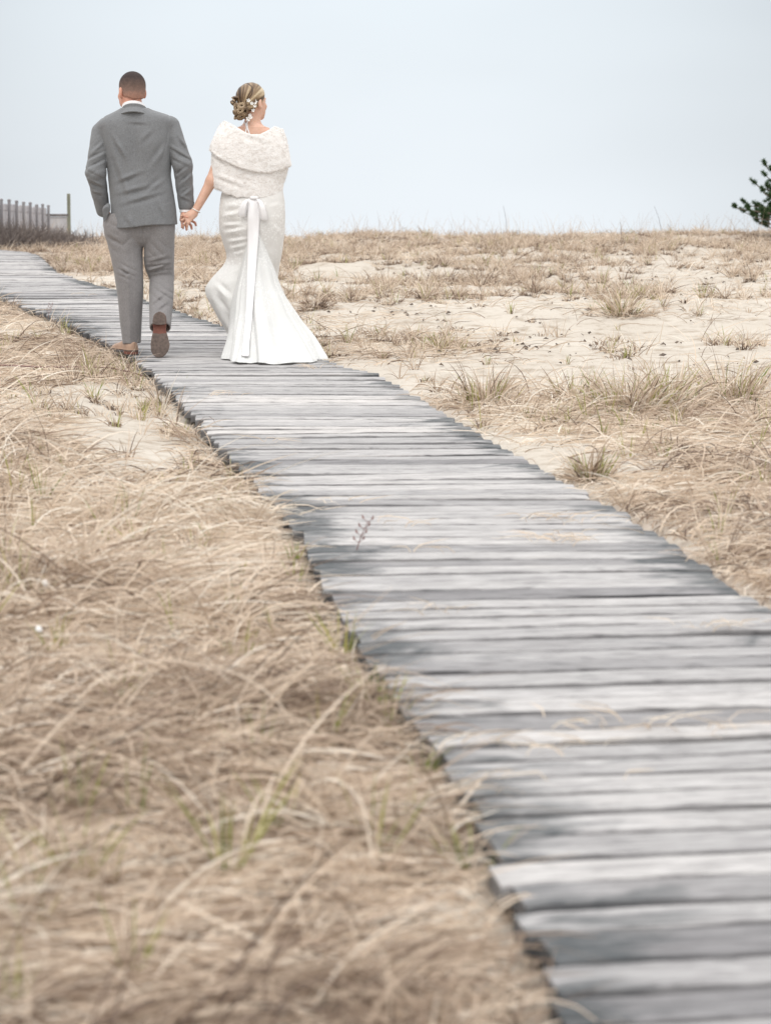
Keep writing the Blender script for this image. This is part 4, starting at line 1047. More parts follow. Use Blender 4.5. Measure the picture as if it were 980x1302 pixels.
# pinned-up blonde hair: smooth crown swept into a low bun of coils
BUN = BP(310.0, 145.0, -0.080)
def bh_local(p): return rotz(p, BH, BYAW)/0.95
coils = []
cr = np.random.default_rng(5)
for (dx, dz, dy, r0, r1) in ((-.030,.030,-.030,.019,.0105),(.002,.036,-.036,.021,.0105),(.030,.026,-.028,.018,.0100),(-.038,-.006,-.026,.018,.010),(-.008,.004,-.048,.020,.0105),(.024,-.006,-.038,.019,.0105),(-.026,-.036,-.022,.017,.0095),(.004,-.034,-.034,.020,.010),(.030,-.034,-.016,.016,.0095),(.002,-.056,-.012,.014,.009)):
    axn = np.array([dx*14+cr.normal(0, .45), -1.0, dz*14+cr.normal(0, .45)]); axn /= np.linalg.norm(axn)
    coils.append((BUN+np.array([dx, dy, dz]), axn, r0, r1))
def bhair(p, want=False):
    q = bh_local(p)
    d = ell(q, (0, -0.016, 0.042), (0.087, 0.105, 0.091))
    d = smin(d, ell(q, (0, -0.06, -0.02), (0.066, 0.055, 0.055)), 0.02)
    # swept locks running from the brow back into the bun
    wp = np.stack([nn3(p*13+1), nn3(p*13+9), nn3(p*13+17)], 1)
    w_ = p-BUN+0.012*wp; u = np.arctan2(w_[:,0], w_[:,2]); rad_ = np.linalg.norm(w_, axis=1)
    st = u*3.1+3.5*nn3(p*9+4)+rad_*10+0.6
    d = d - 0.0050*np.abs(np.sin(st))**0.5 + 0.002 - 0.0007*np.sin(u*23+rad_*30+4*nn3(p*20))
    cut = q[:,1]-0.060-0.45*(q[:,2]-0.06)
    d = smax(d, cut, 0.012)
    hl = -0.055+np.clip((q[:,1]+0.02)/0.06, 0, 1)*0.075
    d = smax(d, hl-q[:,2], 0.008)
    for sx in (-1, 1): d = smax(d, -ell(q, (sx*0.086, 0.000, -0.018), (0.016, 0.022, 0.026)), 0.004)
    bn = ell(p, BUN, (0.046, 0.036, 0.050))
    col_ = np.sin(u*31+rad_*22+5*nn3(p*16))*0.10+0.52+0.7*nn3(np.stack([u*5, rad_*9, u*0+3], 1)) + 0.5*nn3(np.stack([u*17, rad_*9, u*0+7], 1)) - 0.45*np.exp(-(np.abs(np.sin(st))/0.10)**2)
    near = np.full(len(p), 1e3); cc = col_.copy()
    pw_ = p+0.032*wp
    for ic, (c0, axn, r0, r1) in enumerate(coils):
        v = pw_-c0; h_ = v@axn; rr = np.sqrt(np.maximum((v**2).sum(1)-h_**2, 0))
        e1 = np.array([1., 0, 0]); e1 -= axn*(e1@axn); e1 /= np.linalg.norm(e1); e2 = np.cross(axn, e1)
        phi = np.arctan2(v@e2, v@e1); rloc = r0*(0.82+0.18*np.cos(phi*0.5+ic))
        psi = np.arctan2(h_+0.004*np.sin(phi+ic), rr-rloc)
        cd = np.hypot(rr-rloc, h_+0.004*np.sin(phi+ic))-r1-0.0012*np.sin(psi*5+phi*2)
        cc = np.where(cd < near, np.sin(psi*7+phi*3+ic)*0.25+0.42+0.12*math.sin(ic*2.1)+0.25*np.clip(cd/0.004+0.2, -1, 0), cc); near = np.minimum(near, cd)
        bn = smin(bn, cd, 0.002)
    hol = ell(p, BUN, (0.046, 0.036, 0.050))
    tw = ell(p, BP(300.5, 134.5, -0.060), (0.020, 0.026, 0.024)); bn = smin(bn, tw-0.003*np.sin(p[:,2]*170+p[:,0]*90), 0.003)
    tw = ell(p, BP(303.5, 128.5, -0.060), (0.028, 0.020, 0.013)); bn = smin(bn, tw-0.0015*np.sin(p[:,2]*300), 0.003)
    if want:
        k_ = (near < d+0.001)
        return np.clip(np.where(k_, cc-np.where(hol < near+0.003, 0.28, 0), col_), 0, 1)
    d = smin(d, bn, 0.004)
    return d + 0.0006*nn3(p*120)
m, t, b = mat('blonde_hair', rough=0.45, spec=0.4)
at_ = attr(t, 'strand'); w2 = noise_node(t, 170, 3)
c1 = ramp_node(t, at_.outputs['Fac'], [(0.12, (0.050, 0.030, 0.018)), (0.38, (0.18, 0.115, 0.068)), (0.66, (0.40, 0.295, 0.185)), (0.98, (0.62, 0.51, 0.36))])
c2 = ramp_node(t, w2.outputs[0], [(0.3, (0.72, 0.70, 0.68)), (0.6, (1.05, 1.05, 1.0))])
t.links.new(mixc(t, 1.0, c1.outputs[0], c2.outputs[0], 'MULTIPLY'), b.inputs['Base Color']); bump(t, b, at_.outputs['Fac'], 0.5, 0.004)
hr = sdf_obj('hair', bhair, BH-np.array([.16,.17,.14]), BH+np.array([.15,.15,.16]), 0.0022, m, bride, attrs_fn=lambda v: {'strand': bhair(v, True)})
# little white flowers pinned round the bun
M_PETAL = simple('white_petal', (0.78, 0.77, 0.74), (0.85, 0.85, 0.83), 90)
M_PEARL = simple('pearl', (0.72, 0.70, 0.66), (0.80, 0.78, 0.75), 30, rough=0.2, spec=0.6)
def flower(c0, s, nrm=(0.2, -1, 0.1)):
    nrm = Vector(nrm).normalized(); rot = nrm.to_track_quat('Z', 'Y').to_matrix(); vs_, fs_ = [], []
    for kk in range(5):
        a = kk*2*math.pi/5+random.random()*0.3; ca, sa = math.cos(a), math.sin(a); b0 = len(vs_)
        prof = [(0.1, 0, 0), (0.45, 0.30, .12), (0.85, 0.34, .28), (1.1, 0, .34), (0.85, -0.34, .28), (0.45, -0.30, .12), (0.6, 0, .05)]
        for r_, w_, h_ in prof:
            vs_.append(np.array(c0)+np.array(rot @ Vector(((r_*ca-w_*sa)*s, (r_*sa+w_*ca)*s, h_*s))))
        for j in range(6): fs_.append((b0+j, b0+(j+1) % 6, b0+6))
    me = mesh_np('hair_flower', np.array(vs_), tris=fs_)
    link('hair_flower', me, M_PETAL, hr)
for px, py, s in ((319.5,132.5,.012),(323.5,136.0,.011),(327.5,134.0,.014),(327,139,.011),(325,144.5,.011),(321.0,150.5,.010),(319.2,155,.016),(322.5,153,.010),(308.5,153,.010)):
    o0 = BP(px, py, 0)
    flower(o0+np.array([0, -0.115 if py < 148 else -0.105, 0]) if px < 325 else o0+np.array([0, -0.088, 0]), s)
def torus_obj(name, c0, nrm, r0, r1, m, parent, beads=0):
    c0 = np.array(c0); nrm = np.array(nrm, float); nrm /= np.linalg.norm(nrm)
    a = np.cross(nrm, [0, 0, 1.0]); a = a if np.linalg.norm(a) > .1 else np.array([1., 0, 0]); a /= np.linalg.norm(a); b_ = np.cross(nrm, a)
    nU, nV = 48, 8; v = []
    for i in range(nU):
        th = 2*math.pi*i/nU; d_ = math.cos(th)*a+math.sin(th)*b_; rr = r1*(1+(0.35*math.cos(th*beads) if beads else 0))
        for j in range(nV):
            ph = 2*math.pi*j/nV; v.append(c0+d_*(r0+rr*math.cos(ph))+nrm*rr*math.sin(ph))
    q = [[i*nV+j, ((i+1) % nU)*nV+j, ((i+1) % nU)*nV+(j+1) % nV, i*nV+(j+1) % nV] for i in range(nU) for j in range(nV)]
    return link(name, mesh_np(name, v, q), m, parent)
torus_obj('bracelet', BP(252.0, 268.2, -0.044), bEl-bW, 0.0265, 0.0032, M_PEARL, bride, beads=16)
def earf(p): return np.minimum(ell(p, BP(333.8,147.3,-0.015), (.0055,.0055,.0065)), ell(p, BP(333.8,145.2,-0.015), (.003,.003,.005)))
c_ = BP(333.8,146.5,-.015); sdf_obj('earring', earf, c_-.012, c_+.014, .0015, M_PEARL, bride)

# fur wrap, doubled over so a second tier shows below the seam
M_FUR, t, b = mat('ivory_fur', (0.6, 0.57, 0.53), 0.95, 0.1)
f1 = noise_node(t, 26, 6, 0.65, mapping=(1, 1, 1.6), dist=1.2); f2 = noise_node(t, 150, 3)
c1 = ramp_node(t, f1.outputs[0], [(0.32, (0.66, 0.615, 0.58)), (0.48, (0.80, 0.77, 0.745)), (0.66, (0.86, 0.845, 0.83))])
c2 = ramp_node(t, f2.outputs[0], [(0.3, (0.88, 0.87, 0.86)), (0.6, (1, 1, 1))])
t.links.new(mixc(t, 1.0, c1.outputs[0], c2.outputs[0], 'MULTIPLY'), b.inputs['Base Color'])
p_ = bump(t, b, f1.outputs[0], 0.5, 0.008); bump(t, b, f2.outputs[0], 0.4, 0.003, p_)
b.inputs['Sheen Weight'].default_value = 0.4
WT = rows([(154,287,357,0.0,.105),(160,283.5,358,0.0,.115),(168,279,360.5,-.003,.130),(176,275.5,363.5,-.005,.138),(188,271,367,-.005,.145),(200,269,369,-.005,.148),(212,267.5,370.5,-.003,.150),(224,267,368,0,.152),(236,268,364.5,0,.152),(246,272,363,0,.150),(258,278,361,0,.145)], 322)
def wrap(p):
    d = stack(p, WT, 2.2)
    seam_z = (449-np.interp(p[:,0]*S+322, [262,270,282,294,306,317,331,345,358,372,380], [186,193,202,209,214.5,218,221.5,222,218,212,208]))/S
    seam_z = seam_z + np.where(p[:,1] > 0, 0.03, 0)
    up = smax(d-0.006, seam_z-p[:,2], 0.006)
    d = smin(d+0.014, up, 0.003)
    # a pinch of cloth at the left where the tiers part
    d = d + crease(p, BP(270,195,-.08), BP(292,212,-.13), .010, .014) + crease(p, BP(272,202,-.08), BP(300,206,-.13), .008, .012) + crease(p, BP(275,225,-.1), BP(315,240,-.14), .008, .018)+ crease(p, BP(300,170,-.1), BP(345,186,-.14), .006, .02)
    d = d + 0.007*nn3(p*11) + 0.003*nn3(p*30) + 0.0015*nn3(p*75)
    shell = smax(d, -(d+0.020), 0.006)
    # neckline: high on her left shoulder, dipping at the back
    X_ = p[:,0]*S+322
    topb = (449-np.interp(X_, [276,284,289,297,306,315,323,334,345,351,357,366], [170,160,156.5,160.5,166,171.5,174.5,174,168.5,163.5,165,178]))/S
    topf = (449-np.interp(X_, [280,289,306,322,345,357], [165,158,172,180,170,166]))/S
    top = np.where(p[:,1] < 0.0, topb, topf)
    shell = smax(shell, p[:,2]-top, 0.008)
    bot = (449-np.interp(X_, [262,266,271,278,290,304,322,340,356,365], [228,232,236.5,241.5,247.5,252,253.3,253.2,251.5,246]))/S + 0.003*np.sin(p[:,0]*90)
    shell = smax(shell, bot-p[:,2], 0.007)
    return shell
v, q = nets(wrap, (-0.32, -0.21, 0.94), (0.28, 0.21, 1.52), 0.0042)
# short fur strands stand off the cloth
tri = np.concatenate([q[:, :3], q[:, [0, 2, 3]]]); A_, B_, C_ = v[tri[:,0]], v[tri[:,1]], v[tri[:,2]]
nr = np.cross(B_-A_, C_-A_); ar = np.linalg.norm(nr, axis=1); nr /= np.maximum(ar, 1e-12)[:, None]
nf = 36000; pick = rng.choice(len(tri), nf, p=ar/ar.sum()); r1_, r2_ = rng.random(nf), rng.random(nf); sw = r1_+r2_ > 1; r1_[sw] = 1-r1_[sw]; r2_[sw] = 1-r2_[sw]
P0 = A_[pick]+(B_-A_)[pick]*r1_[:, None]+(C_-A_)[pick]*r2_[:, None]; Nn = nr[pick]
flow = np.stack([0.9*np.sin(P0[:,2]*26+P0[:,0]*14), 0.2*np.ones(nf), -0.75+0.6*np.sin(P0[:,0]*31+P0[:,2]*9)], 1) + rng.normal(0, .45, (nf, 3))
D_ = Nn*0.16+flow*0.65; D_ /= np.linalg.norm(D_, axis=1)[:, None]; Lf = rng.uniform(.006, .013, nf)[:, None]
Wd = np.cross(D_, Nn+rng.normal(0, .3, (nf, 3))); Wd /= np.maximum(np.linalg.norm(Wd, axis=1), 1e-6)[:, None]; Wd *= 0.0011
fv = np.stack([P0-Wd-Nn*.001, P0+Wd-Nn*.001, P0+D_*Lf], 1).reshape(-1, 3); ft = np.arange(nf*3).reshape(-1, 3)+len(v)
me = mesh_np('fur_wrap', np.concatenate([v, fv]), q, ft); link('fur_wrap', me, M_FUR, bride)

# dress
def cloth_mat(name, c1, c2, lace=0.0):
    m, t, b = mat(name, c1, 0.7, 0.25)
    v_ = t.nodes.new('ShaderNodeTexVoronoi'); v_.inputs['Scale'].default_value = 64
    tcn = t.nodes.new('ShaderNodeTexCoord'); nn_ = noise_node(t, 16, 3)
    ad = t.nodes.new('ShaderNodeVectorMath'); ad.operation = 'MULTIPLY_ADD'; t.links.new(nn_.outputs[1], ad.inputs[0]); ad.inputs[1].default_value = (.05,.05,.05); t.links.new(tcn.outputs['Object'], ad.inputs[2]); t.links.new(ad.outputs[0], v_.inputs['Vector'])
    big = noise_node(t, 7, 5, 0.6)
    r_ = ramp_node(t, v_.outputs['Distance'], [(0.25, c2), (0.5, c1)])
    bg_ = ramp_node(t, big.outputs[0], [(0.44, (0, 0, 0)), (0.52, (lace, lace, lace))])
    o = mixc(t, bg_.outputs[0], c1, r_.outputs[0])
    t.links.new(o, b.inputs['Base Color'])
    p = bump(t, b, v_.outputs['Distance'], 0.25*lace+0.03, 0.003); bump(t, b, noise_node(t, 90, 4, mapping=(1,1,.5)).outputs[0], 0.2, 0.002, p)
    tr = t.nodes.new('ShaderNodeBsdfTranslucent'); tr.inputs[0].default_value = (*c2, 1)
    ms = t.nodes.new('ShaderNodeMixShader'); ms.inputs[0].default_value = 0.12; t.links.new(b.outputs[0], ms.inputs[1]); t.links.new(tr.outputs[0], ms.inputs[2]); t.links.new(ms.outputs[0], t.nodes['Material Output'].inputs[0])
    return m
M_LACE = cloth_mat('ivory_lace', (0.73, 0.715, 0.69), (0.86, 0.85, 0.83), 1.0)
M_TULLE = cloth_mat('white_tulle', (0.68, 0.68, 0.665), (0.78, 0.775, 0.76), 0.9)
M_SHEER = cloth_mat('sheer_lining', (0.77, 0.765, 0.745), (0.83, 0.82, 0.80), 0.8)
M_SATIN, t, b = mat('satin_ribbon', (0.77, 0.755, 0.755), 0.35, 0.4); b.inputs['Sheen Weight'].default_value = 0.2
def sm(z, T, c):
    T = np.array(sorted(T, key=lambda r_: r_[0]), float)
    zz = np.linspace(T[0,0], T[-1,0], 300); y = np.interp(zz, T[:,0], T[:,c]); kk = np.ones(19)/19
    y = np.convolve(np.pad(y, 9, mode='edge'), kk, mode='valid'); return np.interp(z, zz, y)
def loft(name, T, nu, nv, disp, m, parent, zfun=None, solid=0.0, npow=2.2):
    """T rows: py, left px, right px, front y, back y (local metres)"""
    T2 = [((449-r[0])/S, (r[1]-322)/S, (r[2]-322)/S, r[3], r[4]) for r in T]
    z0 = max(r[0] for r in T2); z1 = min(r[0] for r in T2)
    th = np.linspace(0, 2*math.pi, nu, endpoint=False); vv = np.linspace(0, 1, nv)
    TH, VVv = np.meshgrid(th, vv, indexing='ij'); Zl = z0+(z1-z0)*VVv
    l, r_, f_, k_ = [sm(Zl, T2, i) for i in (1, 2, 3, 4)]
    ct, st = np.cos(TH), np.sin(TH); e_ = 2/npow
    xx = (l+r_)/2 + (r_-l)/2*np.sign(ct)*np.abs(ct)**e_
    yh = np.sign(st)*np.abs(st)**e_; yy = (f_+k_)/2 + (f_-k_)/2*yh
    dz = disp(TH, VVv, xx, yy, Zl)
    nrm = np.stack([ct, st], -1)
    xx = xx+dz*ct; yy = yy+dz*st; zz = Zl
    if zfun is not None: zz = zfun(TH, VVv, xx, yy, Zl)
    # perspective-true outline: nearer points are kept at the traced outline
    sc = (Y0+yy)/Y0; xw = (xx+BX)*sc-BX
    P = np.stack([xw, yy, zz], -1).reshape(-1, 3)
    i = np.arange(nu)[:, None]; j = np.arange(nv-1)[None]
    q = np.stack([i*nv+j, i*nv+j+1, ((i+1) % nu)*nv+j+1, ((i+1) % nu)*nv+j], -1).reshape(-1, 4)
    return P, q
BX = (322-490)/F*Y0
# fitted skirt down to the knee, then blown out to the left
SK = [(240,286,360,.10,-.10),(250,283,362,.12,-.125),(262,281,363.2,.135,-.15),(275,279.9,363.5,.145,-.165),(288,280.2,363.3,.14,-.168),(300,282,362.5,.14,-.160),(314,286.5,361,.135,-.145),(326,290.5,358.8,.14,-.135),(334,288,357,.15,-.13),(342,280.5,355,.17,-.13),(350,272,353.5,.19,-.13),(360,264,352,.21,-.14),(368,261.5,350,.22,-.14),(376,263.5,349,.22,-.15),(388,269.5,348,.22,-.15),(400,276.5,347,.21,-.15),(412,285,346,.20,-.15),(424,292,344,.19,-.15)]
def dskirt(TH, v_, x, y, z):
    low = np.clip((v_-0.5)/0.5, 0, 1)
    d = 0.010*low*np.sin(TH*7+z*5) + 0.006*low*np.sin(TH*13+2)
    p = np.stack([x, y, z], -1).reshape(-1, 3)
    d = d + (0.006*nn3(p*10)+0.003*nn3(p*28)).reshape(x.shape)
    F_ = 0
    for a, b_, dp, wd in (((281,262),(305,258),.008,.016),((280,274),(312,268),.011,.018),((280,285),(316,284),.009,.016),((281,296),(318,288),.010,.018),((284,306),(318,302),.009,.016),((287,316),(316,308),.009,.016),((290,324),(312,318),.010,.014),
                          ((345,262),(362,256),.006,.016),((350,285),(363,300),.005,.02),((272,355),(296,378),.012,.02),((268,372),(292,398),.010,.02)):
        F_ = F_ + crease(p, BP(*a, -.13), BP(*b_, -.15), dp, wd)
    d = d + (F_.reshape(x.shape))*(y < 0.02)*1.25
    return d
P, q = loft('skirt', SK, 180, 170, dskirt, M_LACE, bride)
def fm_sk(c_): return None
zc = P[q].mean(1)
xi = zc[:,0]*S+322; yi = 449-zc[:,2]*S
sheer = (yi > 336) & (xi < 312) | (yi > 350)
me = mesh_np('skirt', P, q, mat_idx=np.where(sheer, 1, 0))
me.materials.append(M_LACE); me.materials.append(M_SHEER)
dress = empty('wedding_dress', (0,0,0)); dress.parent = bride
skirt = bpy.data.objects.new('skirt', me); COL.objects.link(skirt); skirt.parent = dress
sv = P.copy(); sq = q.copy()
# bodice under the wrap
BD = [(186,295,352,.10,-.115),(200,290,356,.13,-.13),(225,292,353,.12,-.122),(246,285,360,.115,-.12),(252,284,361,.12,-.125)]
P, q = loft('bodice', BD, 90, 40, lambda TH, v_, x, y, z: 0.003*np.sin(TH*20), M_LACE, bride, npow=2.2)
link('bodice', mesh_np('bodice', P, q), M_LACE, dress)
# train: a fan of cloth that opens from behind the knees and trails over the boards
def zt(py): return (449-py)/S
TRN = [(296,320,331,-.10,-.172),(304,317.5,334,-.10,-.180),(314,314,338,-.09,-.190),(326,311,342.5,-.08,-.205),(340,307.5,348,-.06,-.235),(355,304.5,353.5,-.05,-.275),(370,301,360,-.03,-.33),(385,298.5,368,-.02,-.395),(400,296,377,-.01,-.47),(415,293,386.5,.00,-.555),(430,289.5,397,.0,-.65),(442,286.5,405,.0,-.74),(449,285,409.5,.0,-.80),(454,283.5,412.8,.0,-.85)]
def dtrain(TH, v_, x, y, z):
    a = np.clip(v_, 0, 1)**1.5
    ph = TH
    d = 1.35*a*(0.018*np.sin(ph*8+1.3+1.5*np.sin(v_*3))+0.022*np.abs(np.sin(ph*5.5+0.4+v_*1.2))**0.6+0.008*np.sin(ph*23+v_*4+3*np.sin(ph*3)))
    p = np.stack([x, y, z], -1).reshape(-1, 3)
    d = d - 0.030*a
    return d + ((0.022*nn3(p*np.array([7,5,3]))+0.007*nn3(p*np.array([19,12,9]))).reshape(x.shape))*np.clip(v_*1.5, 0, 1)
def ztrain(TH, v_, x, y, z):
    # the hem follows the rising boards
    gz = SL*y + 0.004
    e_ = v_**2.0
    zz = z*(1-0) + 0
    zend = np.full_like(z, 0) + gz + 0.006*np.abs(np.sin(TH*5+1))+0.004*np.sin(TH*13)*0.5+0.004
    z0 = z.max(); z1 = z.min()
    t_ = (z0-z)/(z0-z1)
    lin = z0+(zend-z0)*t_
    return np.maximum(lin, gz+0.003)
P, q = loft('train', TRN, 260, 120, dtrain, M_TULLE, bride, zfun=ztrain)
me = mesh_np('train', P, q); tr_o = link('train', me, M_TULLE, dress)
bvh = BVHTree.FromPolygons([tuple(a) for a in np.concatenate([sv, P])], [tuple(a) for a in np.concatenate([sq, q+len(sv)])])
def back_y(x, z, dflt=-0.14):
    h_ = bvh.ray_cast(Vector((x, -3.0, z)), Vector((0, 1, 0)))
    return h_[0].y if h_[0] is not None else dflt
# sash tails laid over the back of the skirt and train
def ribbon(name, path, widths, parent, off=0.010, seg=90, thick=0.0016, fixed_y=None):
    """path: px, py points; widths in px"""
    t0 = np.linspace(0, 1, len(path)); tt = np.linspace(0, 1, seg)
    pxs = np.interp(tt, t0, [a[0] for a in path]); pys = np.interp(tt, t0, [a[1] for a in path]); ws = np.interp(tt, t0, widths)
    kk = np.ones(9)/9
    pxs = np.convolve(np.pad(pxs, 4, mode='edge'), kk, mode='valid')
    nw = 7; V1 = np.zeros((seg, nw, 3))
    Y_ = np.zeros((seg, nw))
    Xs = np.zeros((seg, nw)); Zs = np.zeros((seg, nw))
    for i in range(seg):
        for j in range(nw):
            u = j/(nw-1)-0.5
            px = pxs[i]+u*ws[i]; y = -0.16
            for it in range(4):
                d_ = Y0+y; x = (px-490)/F*d_-BX; z = ZC-(pys[i]-300)/F*d_
                y = back_y(x, z, y)
            Xs[i, j], Zs[i, j], Y_[i, j] = x, z, y
    # the ribbon spans folds rather than dipping into them
    Ym = Y_.min(axis=1, keepdims=True)*0.5+Y_*0.5
    for it in range(6):
        Ym[1:-1] = np.minimum(Ym[1:-1], (Ym[:-2]+Ym[2:])/2)
        pass
    u = np.linspace(-0.5, 0.5, nw)[None]
    V1[..., 0] = Xs; V1[..., 1] = Ym-off-0.006*np.cos(u*math.pi*2)*0.5+0.003*np.sin(tt*17)[:, None]*np.sign(u); V1[..., 2] = np.maximum(Zs, SL*V1[..., 1]+0.004)
    V2 = V1.copy(); V2[..., 1] += thick
    v = np.concatenate([V1.reshape(-1, 3), V2.reshape(-1, 3)])
    i = np.arange(seg-1)[:, None]*nw; j = np.arange(nw-1)[None]
    f = np.stack([i+j, i+j+1, i+nw+j+1, i+nw+j], -1).reshape(-1, 4)
    n_ = seg*nw; q = [f, (f+n_)[:, ::-1]]
    for jj in (0, nw-1):
        a = np.arange(seg-1)*nw+jj; q.append(np.stack([a, a+nw, a+nw+n_, a+n_], 1))
    return link(name, mesh_np(name, v, np.concatenate(q)), M_SATIN, parent)
ribbon('sash_tail', [(323.6,253),(323.8,275),(323.2,300),(322.0,325),(320.5,350),(319,380),(316.5,410),(313.5,435),(311.5,461)], [14,14.5,14,12,10.5,9,8.5,8.5,10], dress, off=0.016)
ribbon('sash_tail', [(329.5,253),(329.8,262),(329.0,280),(327.5,300),(326.0,318),(325,330)], [6,6.5,6.5,6,5,4.5], dress, off=0.009)
def bow_loop(name, pts, w, parent):
    """closed ribbon loop hanging flat: pts px,py,y along the loop"""
    pts = np.array([BP(*a) for a in pts]); n = len(pts); t0 = np.arange(n)
    seg = 60; tt = np.linspace(0, n-1, seg); C_ = np.stack([np.interp(tt, t0, pts[:, i]) for i in range(3)], 1)
    kk = np.ones(7)/7
    C_ = np.stack([np.convolve(np.pad(C_[:, i], 3, mode='edge'), kk, mode='valid') for i in range(3)], 1)
    wv = np.stack([np.full(seg, w), np.zeros(seg), np.zeros(seg)], 1)*(0.35+0.65*np.sin(np.linspace(0, math.pi, seg)))[:, None]
    wv[:, 1] += 0.004
    nw = 5; V1 = np.stack([C_+wv*u for u in np.linspace(-1, 1, nw)], 1)
    v = np.concatenate([V1.reshape(-1, 3), V1.reshape(-1, 3)+np.array([0, 0.0018, 0])])
    i = np.arange(seg-1)[:, None]*nw; j = np.arange(nw-1)[None]; f = np.stack([i+j, i+j+1, i+nw+j+1, i+nw+j], -1).reshape(-1, 4)
    n_ = seg*nw; q = [f, (f+n_)[:, ::-1]]
    for jj in (0, nw-1):
        a = np.arange(seg-1)*nw+jj; q.append(np.stack([a, a+nw, a+nw+n_, a+n_], 1))
    return link(name, mesh_np(name, v, np.concatenate(q)), M_SATIN, parent)
bow_loop('bow_loop', [(320,254,-.175),(315.5,257,-.195),(312.5,264,-.205),(311.0,272,-.200),(311.2,277,-.188),(312.5,275,-.178),(315,266,-.176),(319,257,-.174)], 0.021, dress)
bow_loop('bow_loop', [(330,254,-.175),(334.5,257,-.195),(337.5,265,-.208),(339.5,275,-.203),(340.0,281.5,-.190),(338.5,279,-.180),(335,268,-.176),(331,257,-.174)], 0.022, dress)
bvk = np.array(BP(326.0, 253.0, -0.150))
sdf_obj('bow_knot', lambda p: ell(p, bvk, (.030, .016, .011))+.001*np.sin(p[:,2]*300), bvk-.045, bvk+.045, .003, M_SATIN, dress)
# halter ties crossing at the nape
def tie(pts, r0):
    pts = [BP(*a) for a in pts]
    def fn(p):
        d = None
        for a, b_ in zip(pts[:-1], pts[1:]):
            c_ = cone(p, a, b_, r0, r0); d = c_ if d is None else smin(d, c_, .002)
        return d
    P_ = np.array(pts); return sdf_obj('halter_tie', fn, P_.min(0)-.01, P_.max(0)+.01, .0018, M_SATIN, dress)
tie([(313.5,158.5,-.062),(315.5,161,-.070),(316.5,166,-.080),(315.3,173.5,-.096),(315.0,178,-.105)], .0042)
tie([(318,156,-.062),(317,161,-.072),(318,167,-.084),(320.5,174,-.099),(321,178,-.105)], .0042)
bride.location = (BX, Y0, 0.0)
# ------------------------------------------------------------------ fence, railing, brush, pine, small finds
def boxes_mesh(name, bx, m, parent, bev=0.0):
    """bx: list of (centre, half sizes)"""
    v, q = [], []
    for c_, h_ in bx:
        b0 = len(v)
        for sx, sy_, sz in ((-1,-1,-1),(1,-1,-1),(1,1,-1),(-1,1,-1),(-1,-1,1),(1,-1,1),(1,1,1),(-1,1,1)): v.append((c_[0]+sx*h_[0], c_[1]+sy_*h_[1], c_[2]+sz*h_[2]))
        q += [[b0+i for i in f] for f in ((3,2,1,0),(4,5,6,7),(0,1,5,4),(1,2,6,5),(2,3,7,6),(3,0,4,7))]
    me = mesh_np(name, np.array(v), q, smooth=False, attrs={'tint': np.repeat(rng.random(len(bx)), 8)})
    o = link(name, me, m, parent)
    if bev:
        md = o.modifiers.new('bevel', 'BEVEL'); md.width = bev; md.segments = 2
    return o
def fence_mat(name, c1, c2):
    m, t, b = mat(name, c1, 0.85, 0.2)
    n_ = noise_node(t, 1, 5, mapping=(14, 14, 1.6)); r_ = ramp_node(t, n_.outputs[0], [(0.3, c1), (0.7, c2)])
    a = attr(t, 'tint'); r2 = ramp_node(t, a.outputs['Fac'], [(0, (0.82, 0.82, 0.84)), (1, (1.06, 1.04, 1.02))])
    t.links.new(mixc(t, 1.0, r_.outputs[0], r2.outputs[0], 'MULTIPLY'), b.inputs['Base Color']); bump(t, b, n_.outputs[0], 0.4, 0.004); return m
M_FENCE = fence_mat('silvered_boards', (0.44, 0.43, 0.455), (0.55, 0.54, 0.56))
M_POST = fence_mat('dark_posts', (0.12, 0.11, 0.11), (0.22, 0.20, 0.19))
M_FPOST = fence_mat('grey_posts', (0.26, 0.25, 0.26), (0.36, 0.35, 0.35))
fn_ = empty('board_fence', (-5.9, 39.0, 0.75)); tag(fn_, 'grey weathered board fence receding along the dune at the far left', 'fence')
def gz1(x, y): return float(g(np.array([x]), np.array([y]))[0])
y = 34.6; bx = []
while y < 43.2:
    x_ = -5.72-(y-36)*0.042; top = 1.235+rng.normal(0, .012); zb = gz1(x_, y)-0.1
    bx.append(((x_+5.9, y-39.0, (top+zb)/2-0.75), (0.012, 0.066, (top-zb)/2))); y += 0.142
boxes_mesh('board', bx, M_FENCE, fn_).name = 'boards'
for k_ in range(9):
    y = 34.9+k_*1.03; x_ = -5.66-(y-36)*0.042; zb = gz1(x_, y)-0.2; top = 1.285+rng.normal(0, .01)
    def pst(p, c_=(x_+5.9, y-39.0), zt_=top-0.75, zb_=zb-0.75):
        q_ = np.maximum(np.hypot(p[:,0]-c_[0], p[:,1]-c_[1])-0.024, np.maximum(p[:,2]-zt_, zb_-p[:,2]))
        return smin(q_, ell(p, (c_[0], c_[1], zt_), (.028, .028, .02)), .01)
    sdf_obj('post', pst, (x_+5.84, y-39.06, zb-.76), (x_+5.96, y-38.94, top-.70), .008, M_FPOST, fn_)
for zz in (0.90, 1.18):
    boxes_mesh('rail', [((0.06-(39-36)*0.042+0.0+0.18-0.06, 0, zz-0.75), (0.02, 4.2, 0.04))], M_FENCE, fn_).rotation_euler = (0, 0, R(2.4))
